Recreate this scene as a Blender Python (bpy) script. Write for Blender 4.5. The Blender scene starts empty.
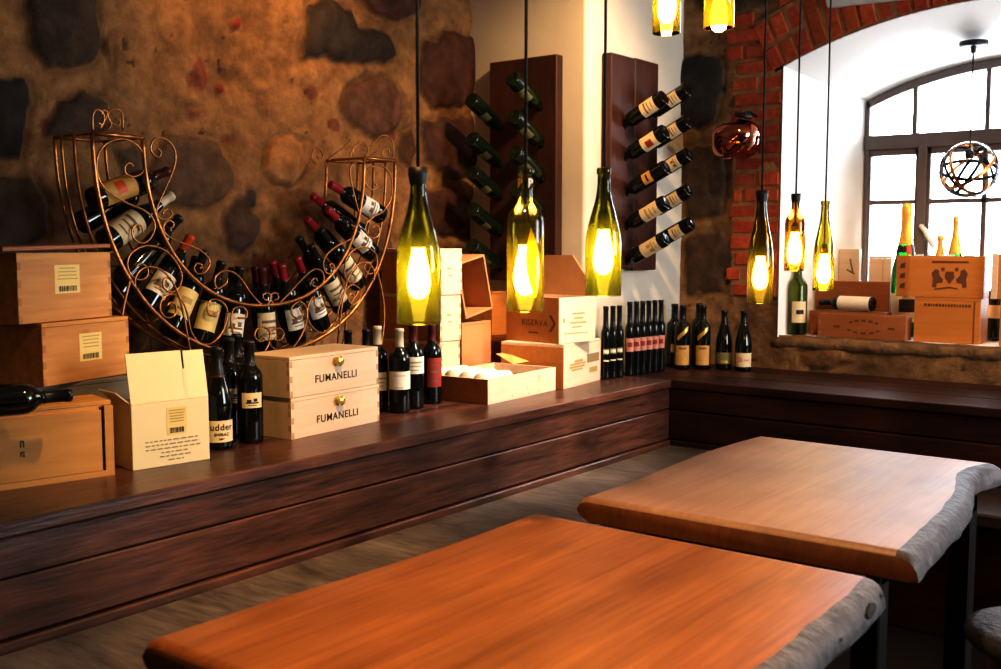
import bpy, bmesh, math, random
import numpy as np
from mathutils import Vector, Matrix, noise
random.seed(7)
C = bpy.context.scene.collection
R = math.radians
PI = math.pi

# ------------------------------------------------------------------ camera
CAMZ, FPX, CX, CY = 1.35, 1050.0, 500.5, 334.5
YAW, PITCH = R(37.5), R(4.926)
cam_d = bpy.data.cameras.new('camera'); cam = bpy.data.objects.new('camera', cam_d); C.objects.link(cam)
cam.location = (0, 0, CAMZ); cam.rotation_euler = (PI/2-PITCH, 0, YAW)
cam_d.sensor_width = 36; cam_d.lens = FPX/1001*36; cam_d.clip_start = .05
cam_d.dof.use_dof = True; cam_d.dof.focus_distance = 3.3; cam_d.dof.aperture_fstop = 5.0
bpy.context.scene.camera = cam
_rt = Vector((math.cos(YAW), math.sin(YAW), 0))
_fh = Vector((-math.sin(YAW), math.cos(YAW), 0))
_fw = _fh*math.cos(PITCH)-Vector((0, 0, 1))*math.sin(PITCH)
_up = _fh*math.sin(PITCH)+Vector((0, 0, 1))*math.cos(PITCH)
def at(px, py, X=None, Y=None, Z=None, d=None):
    """the place in the room that a measured sight line meets on a known plane"""
    v = _fw*FPX+_rt*(px-CX)+_up*(CY-py)
    if X is not None: t = X/v.x
    elif Y is not None: t = Y/v.y
    elif Z is not None: t = (Z-CAMZ)/v.z
    else: t = d/FPX
    return Vector((0, 0, CAMZ))+v*t

# ------------------------------------------------------------------ materials
def newmat(name):
    m = bpy.data.materials.new(name); m.use_nodes = True
    nt = m.node_tree; b = nt.nodes['Principled BSDF']
    return m, nt, b
def mat(name, col, rough=.5, metal=0, spec=.5, bump=0, bscale=60, var=0, vscale=12, coat=0):
    m, nt, b = newmat(name)
    b.inputs['Base Color'].default_value = (*col, 1); b.inputs['Roughness'].default_value = rough
    b.inputs['Metallic'].default_value = metal; b.inputs['Specular IOR Level'].default_value = spec
    b.inputs['Coat Weight'].default_value = coat
    tc = nt.nodes.new('ShaderNodeTexCoord')
    n = nt.nodes.new('ShaderNodeTexNoise'); n.inputs['Scale'].default_value = vscale; n.inputs['Detail'].default_value = 5
    nt.links.new(tc.outputs['Object'], n.inputs['Vector'])
    r = nt.nodes.new('ShaderNodeValToRGB')
    k = 1-var
    r.color_ramp.elements[0].position = .3; r.color_ramp.elements[1].position = .7
    r.color_ramp.elements[0].color = (col[0]*k, col[1]*k, col[2]*k, 1)
    r.color_ramp.elements[1].color = (min(1, col[0]*(1+var)), min(1, col[1]*(1+var)), min(1, col[2]*(1+var)), 1)
    nt.links.new(n.outputs['Fac'], r.inputs['Fac']); nt.links.new(r.outputs['Color'], b.inputs['Base Color'])
    if bump:
        n2 = nt.nodes.new('ShaderNodeTexNoise'); n2.inputs['Scale'].default_value = bscale; n2.inputs['Detail'].default_value = 6
        nt.links.new(tc.outputs['Object'], n2.inputs['Vector'])
        bp = nt.nodes.new('ShaderNodeBump'); bp.inputs['Strength'].default_value = bump; bp.inputs['Distance'].default_value = .01
        nt.links.new(n2.outputs['Fac'], bp.inputs['Height']); nt.links.new(bp.outputs['Normal'], b.inputs['Normal'])
    return m
def wood(name, dark, light, axis=0, scale=9, rough=.45, bump=.15, knots=.0, spec=.5, stretch=.07, big=1.3, coat=0, blotch=.35, rvar=.15):
    m, nt, b = newmat(name)
    L = nt.links.new; N = nt.nodes.new
    tc = N('ShaderNodeTexCoord'); mp = N('ShaderNodeMapping')
    s = [1, 1, 1]; s[axis] = stretch; mp.inputs['Scale'].default_value = s
    L(tc.outputs['Object'], mp.inputs['Vector'])
    n1 = N('ShaderNodeTexNoise'); n1.inputs['Scale'].default_value = scale; n1.inputs['Detail'].default_value = 8; n1.inputs['Roughness'].default_value = .65; n1.inputs['Distortion'].default_value = .6
    L(mp.outputs['Vector'], n1.inputs['Vector'])
    n2 = N('ShaderNodeTexNoise'); n2.inputs['Scale'].default_value = scale*7; n2.inputs['Detail'].default_value = 4
    L(mp.outputs['Vector'], n2.inputs['Vector'])
    mx = N('ShaderNodeMix'); mx.data_type = 'FLOAT'; mx.inputs[0].default_value = .35
    L(n1.outputs['Fac'], mx.inputs[2]); L(n2.outputs['Fac'], mx.inputs[3])
    r = N('ShaderNodeValToRGB'); e = r.color_ramp.elements
    e[0].position = .33; e[1].position = .66; e[0].color = (*dark, 1); e[1].color = (*light, 1)
    L(mx.outputs[0], r.inputs['Fac'])
    n3 = N('ShaderNodeTexNoise'); n3.inputs['Scale'].default_value = big*2; n3.inputs['Detail'].default_value = 3
    L(tc.outputs['Object'], n3.inputs['Vector'])
    r3 = N('ShaderNodeValToRGB'); e = r3.color_ramp.elements; e[0].position = .35; e[1].position = .65
    e[0].color = (1-blotch, 1-blotch, 1-blotch, 1); e[1].color = (1, 1, 1, 1)
    L(n3.outputs['Fac'], r3.inputs['Fac'])
    mul = N('ShaderNodeMix'); mul.data_type = 'RGBA'; mul.blend_type = 'MULTIPLY'; mul.inputs[0].default_value = 1
    L(r.outputs['Color'], mul.inputs[6]); L(r3.outputs['Color'], mul.inputs[7])
    out = mul.outputs[2]
    if knots:
        v = N('ShaderNodeTexVoronoi'); v.inputs['Scale'].default_value = knots
        mk = N('ShaderNodeMapping'); q = [1, 1, 1]; q[axis] = .6; mk.inputs['Scale'].default_value = q
        L(tc.outputs['Object'], mk.inputs['Vector']); L(mk.outputs['Vector'], v.inputs['Vector'])
        rk = N('ShaderNodeValToRGB'); e = rk.color_ramp.elements; e[0].position = .06; e[1].position = .13
        e[0].color = (.35, .16, .07, 1); e[1].color = (1, 1, 1, 1)
        L(v.outputs['Distance'], rk.inputs['Fac'])
        m2 = N('ShaderNodeMix'); m2.data_type = 'RGBA'; m2.blend_type = 'MULTIPLY'; m2.inputs[0].default_value = .8
        L(out, m2.inputs[6]); L(rk.outputs['Color'], m2.inputs[7]); out = m2.outputs[2]
    L(out, b.inputs['Base Color'])
    mr = N('ShaderNodeMapRange'); mr.inputs['To Min'].default_value = rough-rvar; mr.inputs['To Max'].default_value = rough+rvar
    L(n1.outputs['Fac'], mr.inputs['Value']); L(mr.outputs[0], b.inputs['Roughness'])
    b.inputs['Specular IOR Level'].default_value = spec; b.inputs['Coat Weight'].default_value = coat
    bp = N('ShaderNodeBump'); bp.inputs['Strength'].default_value = bump; bp.inputs['Distance'].default_value = .01
    L(mx.outputs[0], bp.inputs['Height']); L(bp.outputs['Normal'], b.inputs['Normal'])
    return m
def attr_mat(name, rough=.9, bump=.5, bscale=45, nscale=14, lo=.6, hi=1.25, spec=.2):
    """plaster / stone / brick: vertex albedo broken up with noise"""
    m, nt, b = newmat(name); L = nt.links.new; N = nt.nodes.new
    a = N('ShaderNodeAttribute'); a.attribute_name = 'Col'
    tc = N('ShaderNodeTexCoord')
    n = N('ShaderNodeTexNoise'); n.inputs['Scale'].default_value = nscale; n.inputs['Detail'].default_value = 9; n.inputs['Roughness'].default_value = .7
    L(tc.outputs['Object'], n.inputs['Vector'])
    r = N('ShaderNodeValToRGB'); e = r.color_ramp.elements; e[0].position = .3; e[1].position = .72
    e[0].color = (lo, lo*.93, lo*.88, 1); e[1].color = (hi, hi, hi, 1)
    L(n.outputs['Fac'], r.inputs['Fac'])
    mul = N('ShaderNodeMix'); mul.data_type = 'RGBA'; mul.blend_type = 'MULTIPLY'; mul.inputs[0].default_value = 1
    L(a.outputs['Color'], mul.inputs[6]); L(r.outputs['Color'], mul.inputs[7]); L(mul.outputs[2], b.inputs['Base Color'])
    n2 = N('ShaderNodeTexNoise'); n2.inputs['Scale'].default_value = bscale; n2.inputs['Detail'].default_value = 8; n2.inputs['Roughness'].default_value = .65
    L(tc.outputs['Object'], n2.inputs['Vector'])
    bp = N('ShaderNodeBump'); bp.inputs['Strength'].default_value = bump; bp.inputs['Distance'].default_value = .02
    L(n2.outputs['Fac'], bp.inputs['Height']); L(bp.outputs['Normal'], b.inputs['Normal'])
    b.inputs['Roughness'].default_value = rough; b.inputs['Specular IOR Level'].default_value = spec
    return m
def emit(name, col, s):
    m, nt, b = newmat(name)
    b.inputs['Base Color'].default_value = (*col, 1)
    b.inputs['Emission Color'].default_value = (*col, 1); b.inputs['Emission Strength'].default_value = s
    return m
def thin_glass(name, tint, trans_col, trans, gloss_rough=.03, ior=1.5):
    m = bpy.data.materials.new(name); m.use_nodes = True; nt = m.node_tree
    for n in list(nt.nodes): nt.nodes.remove(n)
    N = nt.nodes.new; L = nt.links.new
    o = N('ShaderNodeOutputMaterial'); t = N('ShaderNodeBsdfTransparent'); t.inputs['Color'].default_value = (*tint, 1)
    tl = N('ShaderNodeBsdfTranslucent'); tl.inputs['Color'].default_value = (*trans_col, 1)
    m1 = N('ShaderNodeMixShader'); m1.inputs[0].default_value = trans
    L(t.outputs[0], m1.inputs[1]); L(tl.outputs[0], m1.inputs[2])
    g = N('ShaderNodeBsdfGlossy'); g.inputs['Roughness'].default_value = gloss_rough
    f = N('ShaderNodeFresnel'); f.inputs['IOR'].default_value = ior
    m2 = N('ShaderNodeMixShader'); L(f.outputs[0], m2.inputs[0]); L(m1.outputs[0], m2.inputs[1]); L(g.outputs[0], m2.inputs[2])
    L(m2.outputs[0], o.inputs['Surface'])
    return m

M = {}
M['white_plaster'] = mat('white_plaster', (.72, .66, .56), .85, spec=.2, bump=.12, bscale=25, var=.05, vscale=4)
M['niche_plaster'] = mat('niche_plaster', (.86, .85, .83), .85, spec=.2, bump=.15, bscale=12, var=.03, vscale=3)
M['ceiling'] = mat('ceiling_plaster', (.55, .45, .34), .9, spec=.2, bump=.1, var=.05)
M['floor'] = wood('floor_boards', (.012, .007, .005), (.03, .016, .01), 1, 6, .5)
M['stone_wall'] = attr_mat('stone_and_plaster', .78, .42, 40, 12, .50, 1.32, spec=.3)
M['brick'] = attr_mat('brick', .85, .4, 60, 30, .6, 1.25)
M['plank_y'] = wood('dark_plank_along', (.022, .010, .007), (.26, .10, .058), 1, 14, .33, .3, knots=2.6, spec=.8, stretch=.09, blotch=.6)
M['plank_x'] = wood('dark_plank_across', (.014, .005, .003), (.11, .03, .016), 0, 9, .45, .4, spec=.3, stretch=.09, blotch=.6)
M['bench_y'] = wood('worn_sheen_bench_along', (.07, .05, .038), (.36, .29, .24), 0, 8, .36, .7, stretch=.25, blotch=.45)  # worn grey-brown, lightened in colour to stand for window sheen
M['bench_x'] = wood('worn_bench_across', (.05, .025, .015), (.12, .06, .035), 0, 7, .5, .3)
M['table'] = wood('table_top', (.26, .082, .02), (.52, .21, .066), 1, 13, .4, .05, spec=.4, knots=3.2, stretch=.05, blotch=.28, rvar=.07)
M['table_sheen'] = wood('table_top_sheen', (.43, .225, .14), (.59, .34, .23), 1, 13, .48, .04, spec=1.0, stretch=.05, blotch=.25, rvar=.07)  # window sheen put into the base colour as a paler, pinker brown
M['table_end'] = wood('table_end_grain', (.18, .055, .015), (.32, .11, .03), 2, 14, .5, .2, stretch=.4)
M['bark'] = mat('bark_edge', (.155, .135, .135), .55, spec=.5, bump=.6, bscale=50, var=.35, vscale=25)
M['dark_steel'] = mat('dark_steel', (.02, .016, .014), .5, .3)
M['pale_bracket'] = mat('pale_bracket', (.35, .38, .36), .5)
M['crate'] = wood('crate_pine', (.42, .17, .04), (.74, .40, .13), 0, 7, .55, .08, knots=6.5, blotch=.2)
M['crate_b'] = wood('crate_pine_amber', (.42, .19, .045), (.66, .35, .10), 0, 7, .5, .08, blotch=.2)
M['crate_pale'] = wood('crate_pale', (.68, .51, .36), (.83, .66, .50), 0, 6, .5, .06, blotch=.1)
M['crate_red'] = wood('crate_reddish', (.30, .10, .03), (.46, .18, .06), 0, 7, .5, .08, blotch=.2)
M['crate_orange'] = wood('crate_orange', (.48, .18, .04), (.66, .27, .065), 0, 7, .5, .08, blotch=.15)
M['grey_wood'] = wood('grey_weathered', (.12, .11, .10), (.26, .24, .22), 0, 7, .6, .2)
M['endgrain'] = mat('end_grain', (.40, .18, .055), .6, var=.2, vscale=40)
M['endgrain_pale'] = mat('end_grain_pale', (.5, .3, .17), .6, var=.2, vscale=40)
M['inside'] = mat('crate_inside', (.28, .14, .06), .7, var=.15)
M['ink'] = mat('ink', (.025, .018, .015), .6)
M['ink_soft'] = mat('ink_soft', (.20, .12, .07), .6)
M['ink_print'] = mat('ink_print', (.30, .21, .11), .6)
M['ink_pale'] = mat('ink_pale', (.42, .30, .12), .6)
M['burn'] = mat('burnt_stamp', (.14, .05, .02), .6)
M['paper_y'] = mat('paper_yellow', (.72, .58, .24), .6, var=.05)
M['paper_c'] = mat('paper_cream', (.72, .60, .38), .6, var=.06, vscale=30)
M['paper_w'] = mat('paper_white', (.80, .74, .62), .6, var=.05, vscale=30)
M['paper_o'] = mat('paper_ochre', (.62, .36, .10), .6, var=.12, vscale=25)
M['paper_ochre'] = mat('paper_ochre_sheet', (.60, .36, .12), .7, var=.1)
M['paper_r'] = mat('paper_red', (.30, .035, .02), .55, var=.2, vscale=40)
M['paper_p'] = mat('paper_pink', (.62, .30, .24), .6, var=.25, vscale=60)
M['paper_g'] = mat('paper_olive', (.20, .19, .08), .6, var=.2, vscale=40)
M['wrap'] = mat('wrapping_paper', (.82, .72, .52), .7, bump=.3, bscale=40, var=.06)
M['card'] = mat('carton_card', (.74, .66, .44), .7, var=.03, vscale=5)  # white card, yellow of the warm light mixed into its colour
M['card_side'] = mat('carton_card_inside', (.62, .52, .32), .75, var=.05)
M['kraft'] = mat('kraft_card', (.52, .27, .12), .75, var=.06)
M['g_black'] = mat('glass_black', (.004, .005, .004), .06, spec=.6)
M['g_green'] = mat('glass_dark_green', (.008, .016, .006), .06, spec=.6)
M['g_mid'] = mat('glass_mid_green', (.02, .055, .02), .08, spec=.6)
M['g_champ'] = mat('glass_champagne_green', (.01, .10, .025), .06, spec=.6)
M['g_olive'] = mat('glass_olive', (.10, .13, .015), .08, spec=.6)
M['cap_black'] = mat('capsule_black', (.01, .009, .009), .35)
M['cap_red'] = mat('capsule_red', (.38, .02, .03), .4)
M['cap_dred'] = mat('capsule_dark_red', (.10, .012, .01), .4)
M['cap_orange'] = mat('capsule_orange', (.62, .09, .015), .45)
M['cap_cream'] = mat('capsule_cream', (.66, .56, .38), .45)
M['cap_gold'] = mat('foil_gold', (.80, .50, .10), .4, .35, bump=.5, bscale=90)
M['gold'] = mat('gold_band', (.75, .48, .12), .35, .6)
M['brass'] = mat('brass', (.85, .60, .18), .3, .8)
M['copper_iron'] = mat('copper_iron', (.42, .19, .065), .34, .85, var=.4, vscale=18, bump=.2, bscale=60)
M['copper_glass'] = mat('copper_mirror_glass', (.42, .14, .09), .04, 1.0, var=.5, vscale=7)
M['copper_rim'] = mat('copper_glass_rim', (.9, .5, .38), .15, .6)
M['black'] = mat('black_metal', (.006, .006, .006), .45)
M['cord'] = mat('black_cord', (.006, .005, .005), .7)
M['orange_metal'] = mat('orange_hoop', (.75, .33, .10), .35, .6)
M['frame_paint'] = mat('window_paint', (.16, .13, .125), .5, var=.05)
M['handle_white'] = mat('white_handle', (.75, .76, .78), .3)
M['board'] = wood('bottle_board', (.045, .014, .008), (.115, .038, .02), 2, 8, .5, .2, stretch=.06)
M['lintel'] = mat('pale_lintel', (.55, .58, .60), .8, var=.1, vscale=20)
M['bulb'] = emit('bulb_glow', (1.0, .70, .27), 34)
M['socket'] = mat('socket_black', (.01, .008, .006), .5)
M['lg_green'] = thin_glass('lamp_glass_green', (.40, .43, .12), (.55, .55, .03), .09)
M['lg_olive'] = thin_glass('lamp_glass_olive', (.55, .50, .18), (.6, .48, .03), .08)
M['lg_dark'] = thin_glass('lamp_glass_dark', (.32, .27, .08), (.45, .34, .03), .08)
M['lg_amber'] = thin_glass('lamp_glass_amber', (.66, .42, .12), (.6, .3, .02), .10)
M['lg_yellow'] = thin_glass('lamp_glass_yellow', (.74, .66, .22), (.6, .48, .04), .10)
M['lg_orange'] = thin_glass('lamp_glass_orange', (.60, .10, .015), (.7, .15, .01), .35)
M['g_champ'] = thin_glass('glass_champagne_green', (.04, .42, .12), (.05, .45, .12), .3)
M['g_mid'] = thin_glass('glass_olive_green', (.42, .47, .16), (.3, .36, .1), .25)
M['pane'] = thin_glass('pane_glass', (.97, .98, 1.0), (1, 1, 1), 0.0)
M['globe'] = thin_glass('globe_glass', (.97, .98, .98), (1, 1, 1), 0.0, ior=1.2)
M['leaf_card'] = thin_glass('yellow_leaf', (.9, .7, .06), (.95, .72, .03), .6)
M['straw'] = mat('straw', (.62, .48, .30), .8)

# ------------------------------------------------------------------ mesh builder
class MB:
    def __init__(s): s.v = []; s.f = []; s.m = []; s.sm = []
    def add(s, vs, fs, mi=0, smooth=False):
        b = len(s.v); s.v += [tuple(p) for p in vs]
        for f in fs: s.f.append(tuple(b+i for i in f)); s.m.append(mi); s.sm.append(smooth)
        return s
    def box(s, x0, y0, z0, x1, y1, z1, mi=0):
        vs = [(x, y, z) for z in (z0, z1) for y in (y0, y1) for x in (x0, x1)]
        return s.add(vs, [(0, 2, 3, 1), (4, 5, 7, 6), (0, 1, 5, 4), (2, 6, 7, 3), (0, 4, 6, 2), (1, 3, 7, 5)], mi)
    def obox(s, c, ax, ay, az, mi=0):
        c = Vector(c); vs = [c+ax*i+ay*j+az*k for k in (-1, 1) for j in (-1, 1) for i in (-1, 1)]
        return s.add(vs, [(0, 2, 3, 1), (4, 5, 7, 6), (0, 1, 5, 4), (2, 6, 7, 3), (0, 4, 6, 2), (1, 3, 7, 5)], mi)
    def quad(s, pts, mi=0): return s.add(pts, [tuple(range(len(pts)))], mi)
    def lathe(s, prof, seg=28, mi=0, a0=0, a1=2*PI, z=0, smooth=True):
        full = abs(a1-a0-2*PI) < 1e-6; n = seg if full else seg+1
        vs = []; fs = []
        for r, h in prof:
            for i in range(n):
                a = a0+(a1-a0)*i/seg; vs.append((r*math.sin(a), -r*math.cos(a), h+z))
        for j in range(len(prof)-1):
            for i in range(seg):
                i2 = (i+1) % n if full else i+1
                fs.append((j*n+i, j*n+i2, (j+1)*n+i2, (j+1)*n+i))
        return s.add(vs, fs, mi, smooth)
    def tube(s, pts, r, seg=8, mi=0, caps=True, closed=False):
        pts = [Vector(p) for p in pts]; n = len(pts); vs = []; fs = []
        rs = r if isinstance(r, (list, tuple)) else [r]*n
        prev = None
        for i, p in enumerate(pts):
            if closed: t = pts[(i+1) % n]-pts[i-1]
            else: t = pts[min(i+1, n-1)]-pts[max(i-1, 0)]
            t.normalize()
            if prev is None:
                a = Vector((1, 0, 0)) if abs(t.x) < .8 else Vector((0, 0, 1))
                prev = (a-t*a.dot(t)).normalized()
            else:
                q = prev-t*prev.dot(t)
                prev = q.normalized() if q.length > 1e-6 else prev
            w = t.cross(prev)
            for k in range(seg):
                an = 2*PI*k/seg; vs.append(p+(prev*math.cos(an)+w*math.sin(an))*rs[i])
        m = n if closed else n-1
        for i in range(m):
            for k in range(seg):
                fs.append((i*seg+k, i*seg+(k+1) % seg, ((i+1) % n)*seg+(k+1) % seg, ((i+1) % n)*seg+k))
        if caps and not closed:
            fs.append(tuple(range(seg))[::-1]); fs.append(tuple((n-1)*seg+k for k in range(seg)))
        return s.add(vs, fs, mi, True)
    def mesh(s, name, mats, bevel=0, fixn=True):
        me = bpy.data.meshes.new(name); me.from_pydata(s.v, [], s.f)
        for m in mats: me.materials.append(m)
        me.polygons.foreach_set('material_index', s.m); me.polygons.foreach_set('use_smooth', s.sm)
        if bevel or fixn:
            bm = bmesh.new(); bm.from_mesh(me)
            if bevel: bmesh.ops.bevel(bm, geom=list(bm.edges), offset=bevel, segments=1, affect='EDGES', clamp_overlap=True)
            if fixn: bmesh.ops.recalc_face_normals(bm, faces=list(bm.faces))
            bm.to_mesh(me); bm.free()
        me.update(); return me
    def build(s, name, mats, parent=None, bevel=0, fixn=True):
        if not isinstance(mats, (list, tuple)): mats = [mats]
        return link(name, s.mesh(name, mats, bevel, fixn), parent)
def link(name, me, parent=None):
    o = bpy.data.objects.new(name, me); C.objects.link(o)
    if parent is not None: o.parent = parent
    return o
def tag(o, label=None, cat=None, group=None, kind=None):
    if label: o['label'] = label
    if cat: o['category'] = cat
    if group: o['group'] = group
    if kind: o['kind'] = kind
    return o
def thing(name, label, cat, loc=(0, 0, 0), rz=0, group=None):
    o = bpy.data.objects.new(name, None); C.objects.link(o); o.empty_display_size = .05
    o.location = loc; o.rotation_euler = (0, 0, rz)
    return tag(o, label, cat, group)
def struct(o): o['kind'] = 'structure'; return o
_txt = {}
def text_mesh(body, size, bold=0.0):
    k = (body, size, bold)
    if k in _txt: return _txt[k]
    cu = bpy.data.curves.new('lettering', 'FONT'); cu.body = body; cu.size = size; cu.align_x = 'CENTER'; cu.align_y = 'CENTER'; cu.offset = bold; cu.extrude = 0.0002; cu.space_character = 1.12
    o = bpy.data.objects.new('lettering', cu); C.objects.link(o)
    bpy.context.view_layer.update()
    me = bpy.data.meshes.new_from_object(o.evaluated_get(bpy.context.evaluated_depsgraph_get()))
    bpy.data.objects.remove(o); _txt[k] = me
    return me

# ------------------------------------------------------------------ bottles
PROF = {
 'bordeaux': [(0, .006), (.026, .003), (.033, 0), (.0365, .004), (.0375, .012), (.0375, .188), (.0365, .199), (.0315, .212), (.0225, .222), (.0165, .231), (.0145, .242), (.0138, .286), (.0156, .287), (.0156, .297), (.0140, .300), (0, .300)],
 'burgundy': [(0, .006), (.03, .003), (.037, 0), (.0405, .004), (.0412, .012), (.0412, .125), (.0395, .146), (.0345, .172), (.0268, .200), (.0200, .224), (.0160, .244), (.0145, .262), (.0142, .284), (.0162, .286), (.0162, .296), (.0145, .299), (0, .299)],
 'hock': [(0, .006), (.028, .003), (.035, 0), (.0375, .004), (.038, .012), (.038, .135), (.0365, .160), (.0325, .190), (.0260, .222), (.0200, .252), (.0165, .276), (.0145, .300), (.0142, .327), (.0160, .329), (.0160, .338), (.0145, .341), (0, .341)],
 'champagne': [(0, .008), (.032, .004), (.041, 0), (.0445, .005), (.0450, .014), (.0450, .130), (.0435, .150), (.0385, .176), (.0305, .202), (.0230, .228), (.0185, .250), (.0165, .270), (.0160, .290), (.0175, .292), (.0175, .303), (.0168, .306), (.0175, .312), (.0150, .320), (0, .321)],
 'slim': [(0, .005), (.018, .002), (.0215, 0), (.0235, .004), (.0238, .012), (.0238, .205), (.0225, .217), (.0175, .229), (.0135, .240), (.0122, .255), (.0120, .318), (.0132, .319), (.0132, .329), (.0120, .331), (0, .331)],
}
_bm = {}
def rad_at(kind, z):
    p = PROF[kind][1:-1]
    for (r0, z0), (r1, z1) in zip(p, p[1:]):
        if z0 <= z <= z1 and z1 > z0: return r0+(r1-r0)*(z-z0)/(z1-z0)
    return p[-1][0]
def bmesh_for(kind):
    if kind not in _bm: _bm[kind] = MB().lathe(PROF[kind], 28).mesh('bottle_'+kind, [])
    return _bm[kind]
def capsule_mesh(kind, z0, zt=None):
    k = ('cap', kind, z0, zt)
    if k not in _bm:
        top = PROF[kind][-1][1]; zt2 = zt if zt else top
        pr = [(rad_at(kind, z0)+.0002, z0), (rad_at(kind, z0)+.0009, z0+.001)]
        pr += [(r+.0009, z+(.0009 if z >= top-.002 and r > 0 else 0)) for r, z in PROF[kind] if z > z0+.002 and z <= zt2 and r > 0]
        if not zt: pr.append((0, top+.0011))
        else: pr += [(rad_at(kind, zt2)+.0009, zt2)]
        _bm[k] = MB().lathe(pr, 24).mesh('capsule', [])
    return _bm[k]
def label_mesh(kind, z0, z1, ang, marks):
    k = ('lab', kind, z0, z1, ang, tuple(marks))
    if k in _bm: return _bm[k]
    mb = MB(); n = 8
    zs = [z0+(z1-z0)*i/n for i in range(n+1)]
    mb.lathe([(rad_at(kind, z)+.0007, z) for z in zs], max(14, int(ang*10)), 0, -ang, ang)
    for (u0, u1, v0, v1, mi) in marks:
        a0, a1 = -ang+2*ang*u0, -ang+2*ang*u1; b0, b1 = z0+(z1-z0)*v0, z0+(z1-z0)*v1
        mb.lathe([(rad_at(kind, z)+.0012, z) for z in (b0, (b0+b1)/2, b1)], max(2, int((a1-a0)/.12)), mi, a0, a1)
    _bm[k] = mb.mesh('paper_label', [], fixn=False)
    return _bm[k]
def assign(o, mats):
    """object-level material slots, so copies may share mesh data"""
    me = o.data
    while len(me.materials) < len(mats): me.materials.append(None)
    for i, m in enumerate(mats):
        o.material_slots[i].link = 'OBJECT'; o.material_slots[i].material = m
TXTM = [(.18, .82, .62, .72, 1), (.25, .75, .42, .48, 1), (.32, .68, .2, .25, 1)]
PICM = [(.2, .8, .3, .38, 1), (.25, .45, .38, .55, 1), (.55, .72, .42, .62, 1), (.3, .7, .16, .2, 1)]
def bottle(kind, label, loc, rz=0, glass='g_black', cap=('cap_black', .235), labs=(), group=None, name='wine_bottle', mtx=None, s=1.0, cat='wine bottle'):
    o = link(name, bmesh_for(kind)); assign(o, [M[glass]])
    if mtx is not None: o.matrix_world = mtx @ Matrix.Diagonal((s, s, s, 1))
    else: o.location = loc; o.rotation_euler = (0, 0, rz); o.scale = s if isinstance(s, tuple) else (s, s, s)
    tag(o, label, cat, group)
    if cap:
        c = link('foil_capsule', capsule_mesh(kind, cap[1], cap[2] if len(cap) > 2 else None), o); assign(c, [M[cap[0]]])
    for (pm, z0, z1, ang, marks, inks) in labs:
        l = link('paper_label', label_mesh(kind, z0, z1, ang, marks), o); assign(l, [M[pm]]+[M[i] for i in inks])
    return o
def face_cam(p, off=0.0):
    return math.atan2(-p[0], p[1])+off
def axis_mtx(base, d, front):
    z = Vector(d).normalized(); f = Vector(front); f = (f-z*f.dot(z)).normalized(); y = -f; x = y.cross(z)
    m = Matrix((x, y, z)).transposed().to_4x4(); m.translation = base
    return m

# ------------------------------------------------------------------ crates
def decal_pt(face, w, d, h, u, v, off):
    if face == 'front': return Vector((u, -off, v))
    if face == 'left': return Vector((-off, d-u, v))
    return Vector((u, v, h+off))
def rect(mb, face, w, d, h, u0, v0, u1, v1, off, mi):
    mb.quad([decal_pt(face, w, d, h, *q, off) for q in ((u0, v0), (u1, v0), (u1, v1), (u0, v1))], mi)
def lettering(parent, body, size, face, w, d, h, u, v, m, bold=.0, sx=1.0, rot=0.0, name='lettering'):
    o = link(name, text_mesh(body, size, bold), parent); assign(o, [m])
    o.location = decal_pt(face, w, d, h, u, v, .0012)
    o.rotation_euler = (PI/2, rot, 0) if face == 'front' else (PI/2, rot, -PI/2) if face == 'left' else (0, 0, rot)
    o.scale = (sx, 1, 1)
    return o
def sticker(parent, face, w, d, h, u0, v0, u1, v1, paper, lines=4, barcode=True):
    mb = MB(); rect(mb, face, w, d, h, u0, v0, u1, v1, .0008, 0)
    W, H = u1-u0, v1-v0
    rnd = random.Random(int((u0+v0)*1e4))
    for i in range(lines):
        vv = v1-H*(.1+.5*i/max(1, lines)); ww = W*rnd.uniform(.3, .42)
        rect(mb, face, w, d, h, u0+W/2-ww, vv-H*.035, u0+W/2+ww, vv, .0014, 2)
    so = mb.build('paper_sticker', [paper, M['ink'], M['ink_pale']], parent, fixn=False)
    if barcode:
        mb = MB(); x = u0+W*.15
        while x < u1-W*.17:
            t = W*rnd.choice((.02, .035, .05)); rect(mb, face, w, d, h, x, v0+H*.07, x+t, v0+H*.26, .0014, 1); x += t+W*rnd.choice((.018, .03))
        mb.build('barcode', [paper, M['ink'], M['ink_pale']], so, fixn=False)
    return so
def crate(name, label, w, d, h, loc, rz, wood_m, end_m=None, lid='closed', joints=True, group=None, cat='wine crate', t=.012, lid_over=.0):
    r = thing(name, label, cat, loc, rz, group)
    mb = MB()
    hh = h-.012 if lid == 'closed' else h
    mb.box(0, 0, 0, w, t, hh); mb.box(0, d-t, 0, w, d, hh); mb.box(0, t, 0, t, d-t, hh); mb.box(w-t, t, 0, w, d-t, hh)
    mb.box(t, t, 0, w-t, d-t, t)
    if joints:
        j = mb; n = max(4, int(h/.022)); st = hh/n
        for i in range(0, n, 2):
            z0, z1 = i*st+.001, (i+1)*st-.001
            for (x0, x1) in ((0.0008, t), (w-t, w-.0008)):
                j.box(x0, -.0006, z0, x1, .001, z1, 1)
            j.box(-.0006, .0008, z0+st if z1+st < hh else z0, .001, t, z1+st if z1+st < hh else z1, 1)
    mb.build('crate_body', [wood_m, end_m or M['endgrain']], r, bevel=.0006)
    if lid == 'closed':
        MB().box(-lid_over, -lid_over, h-.0115, w+lid_over, d+lid_over, h).build('lid', [wood_m], r, bevel=.0015)
    return r

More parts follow.
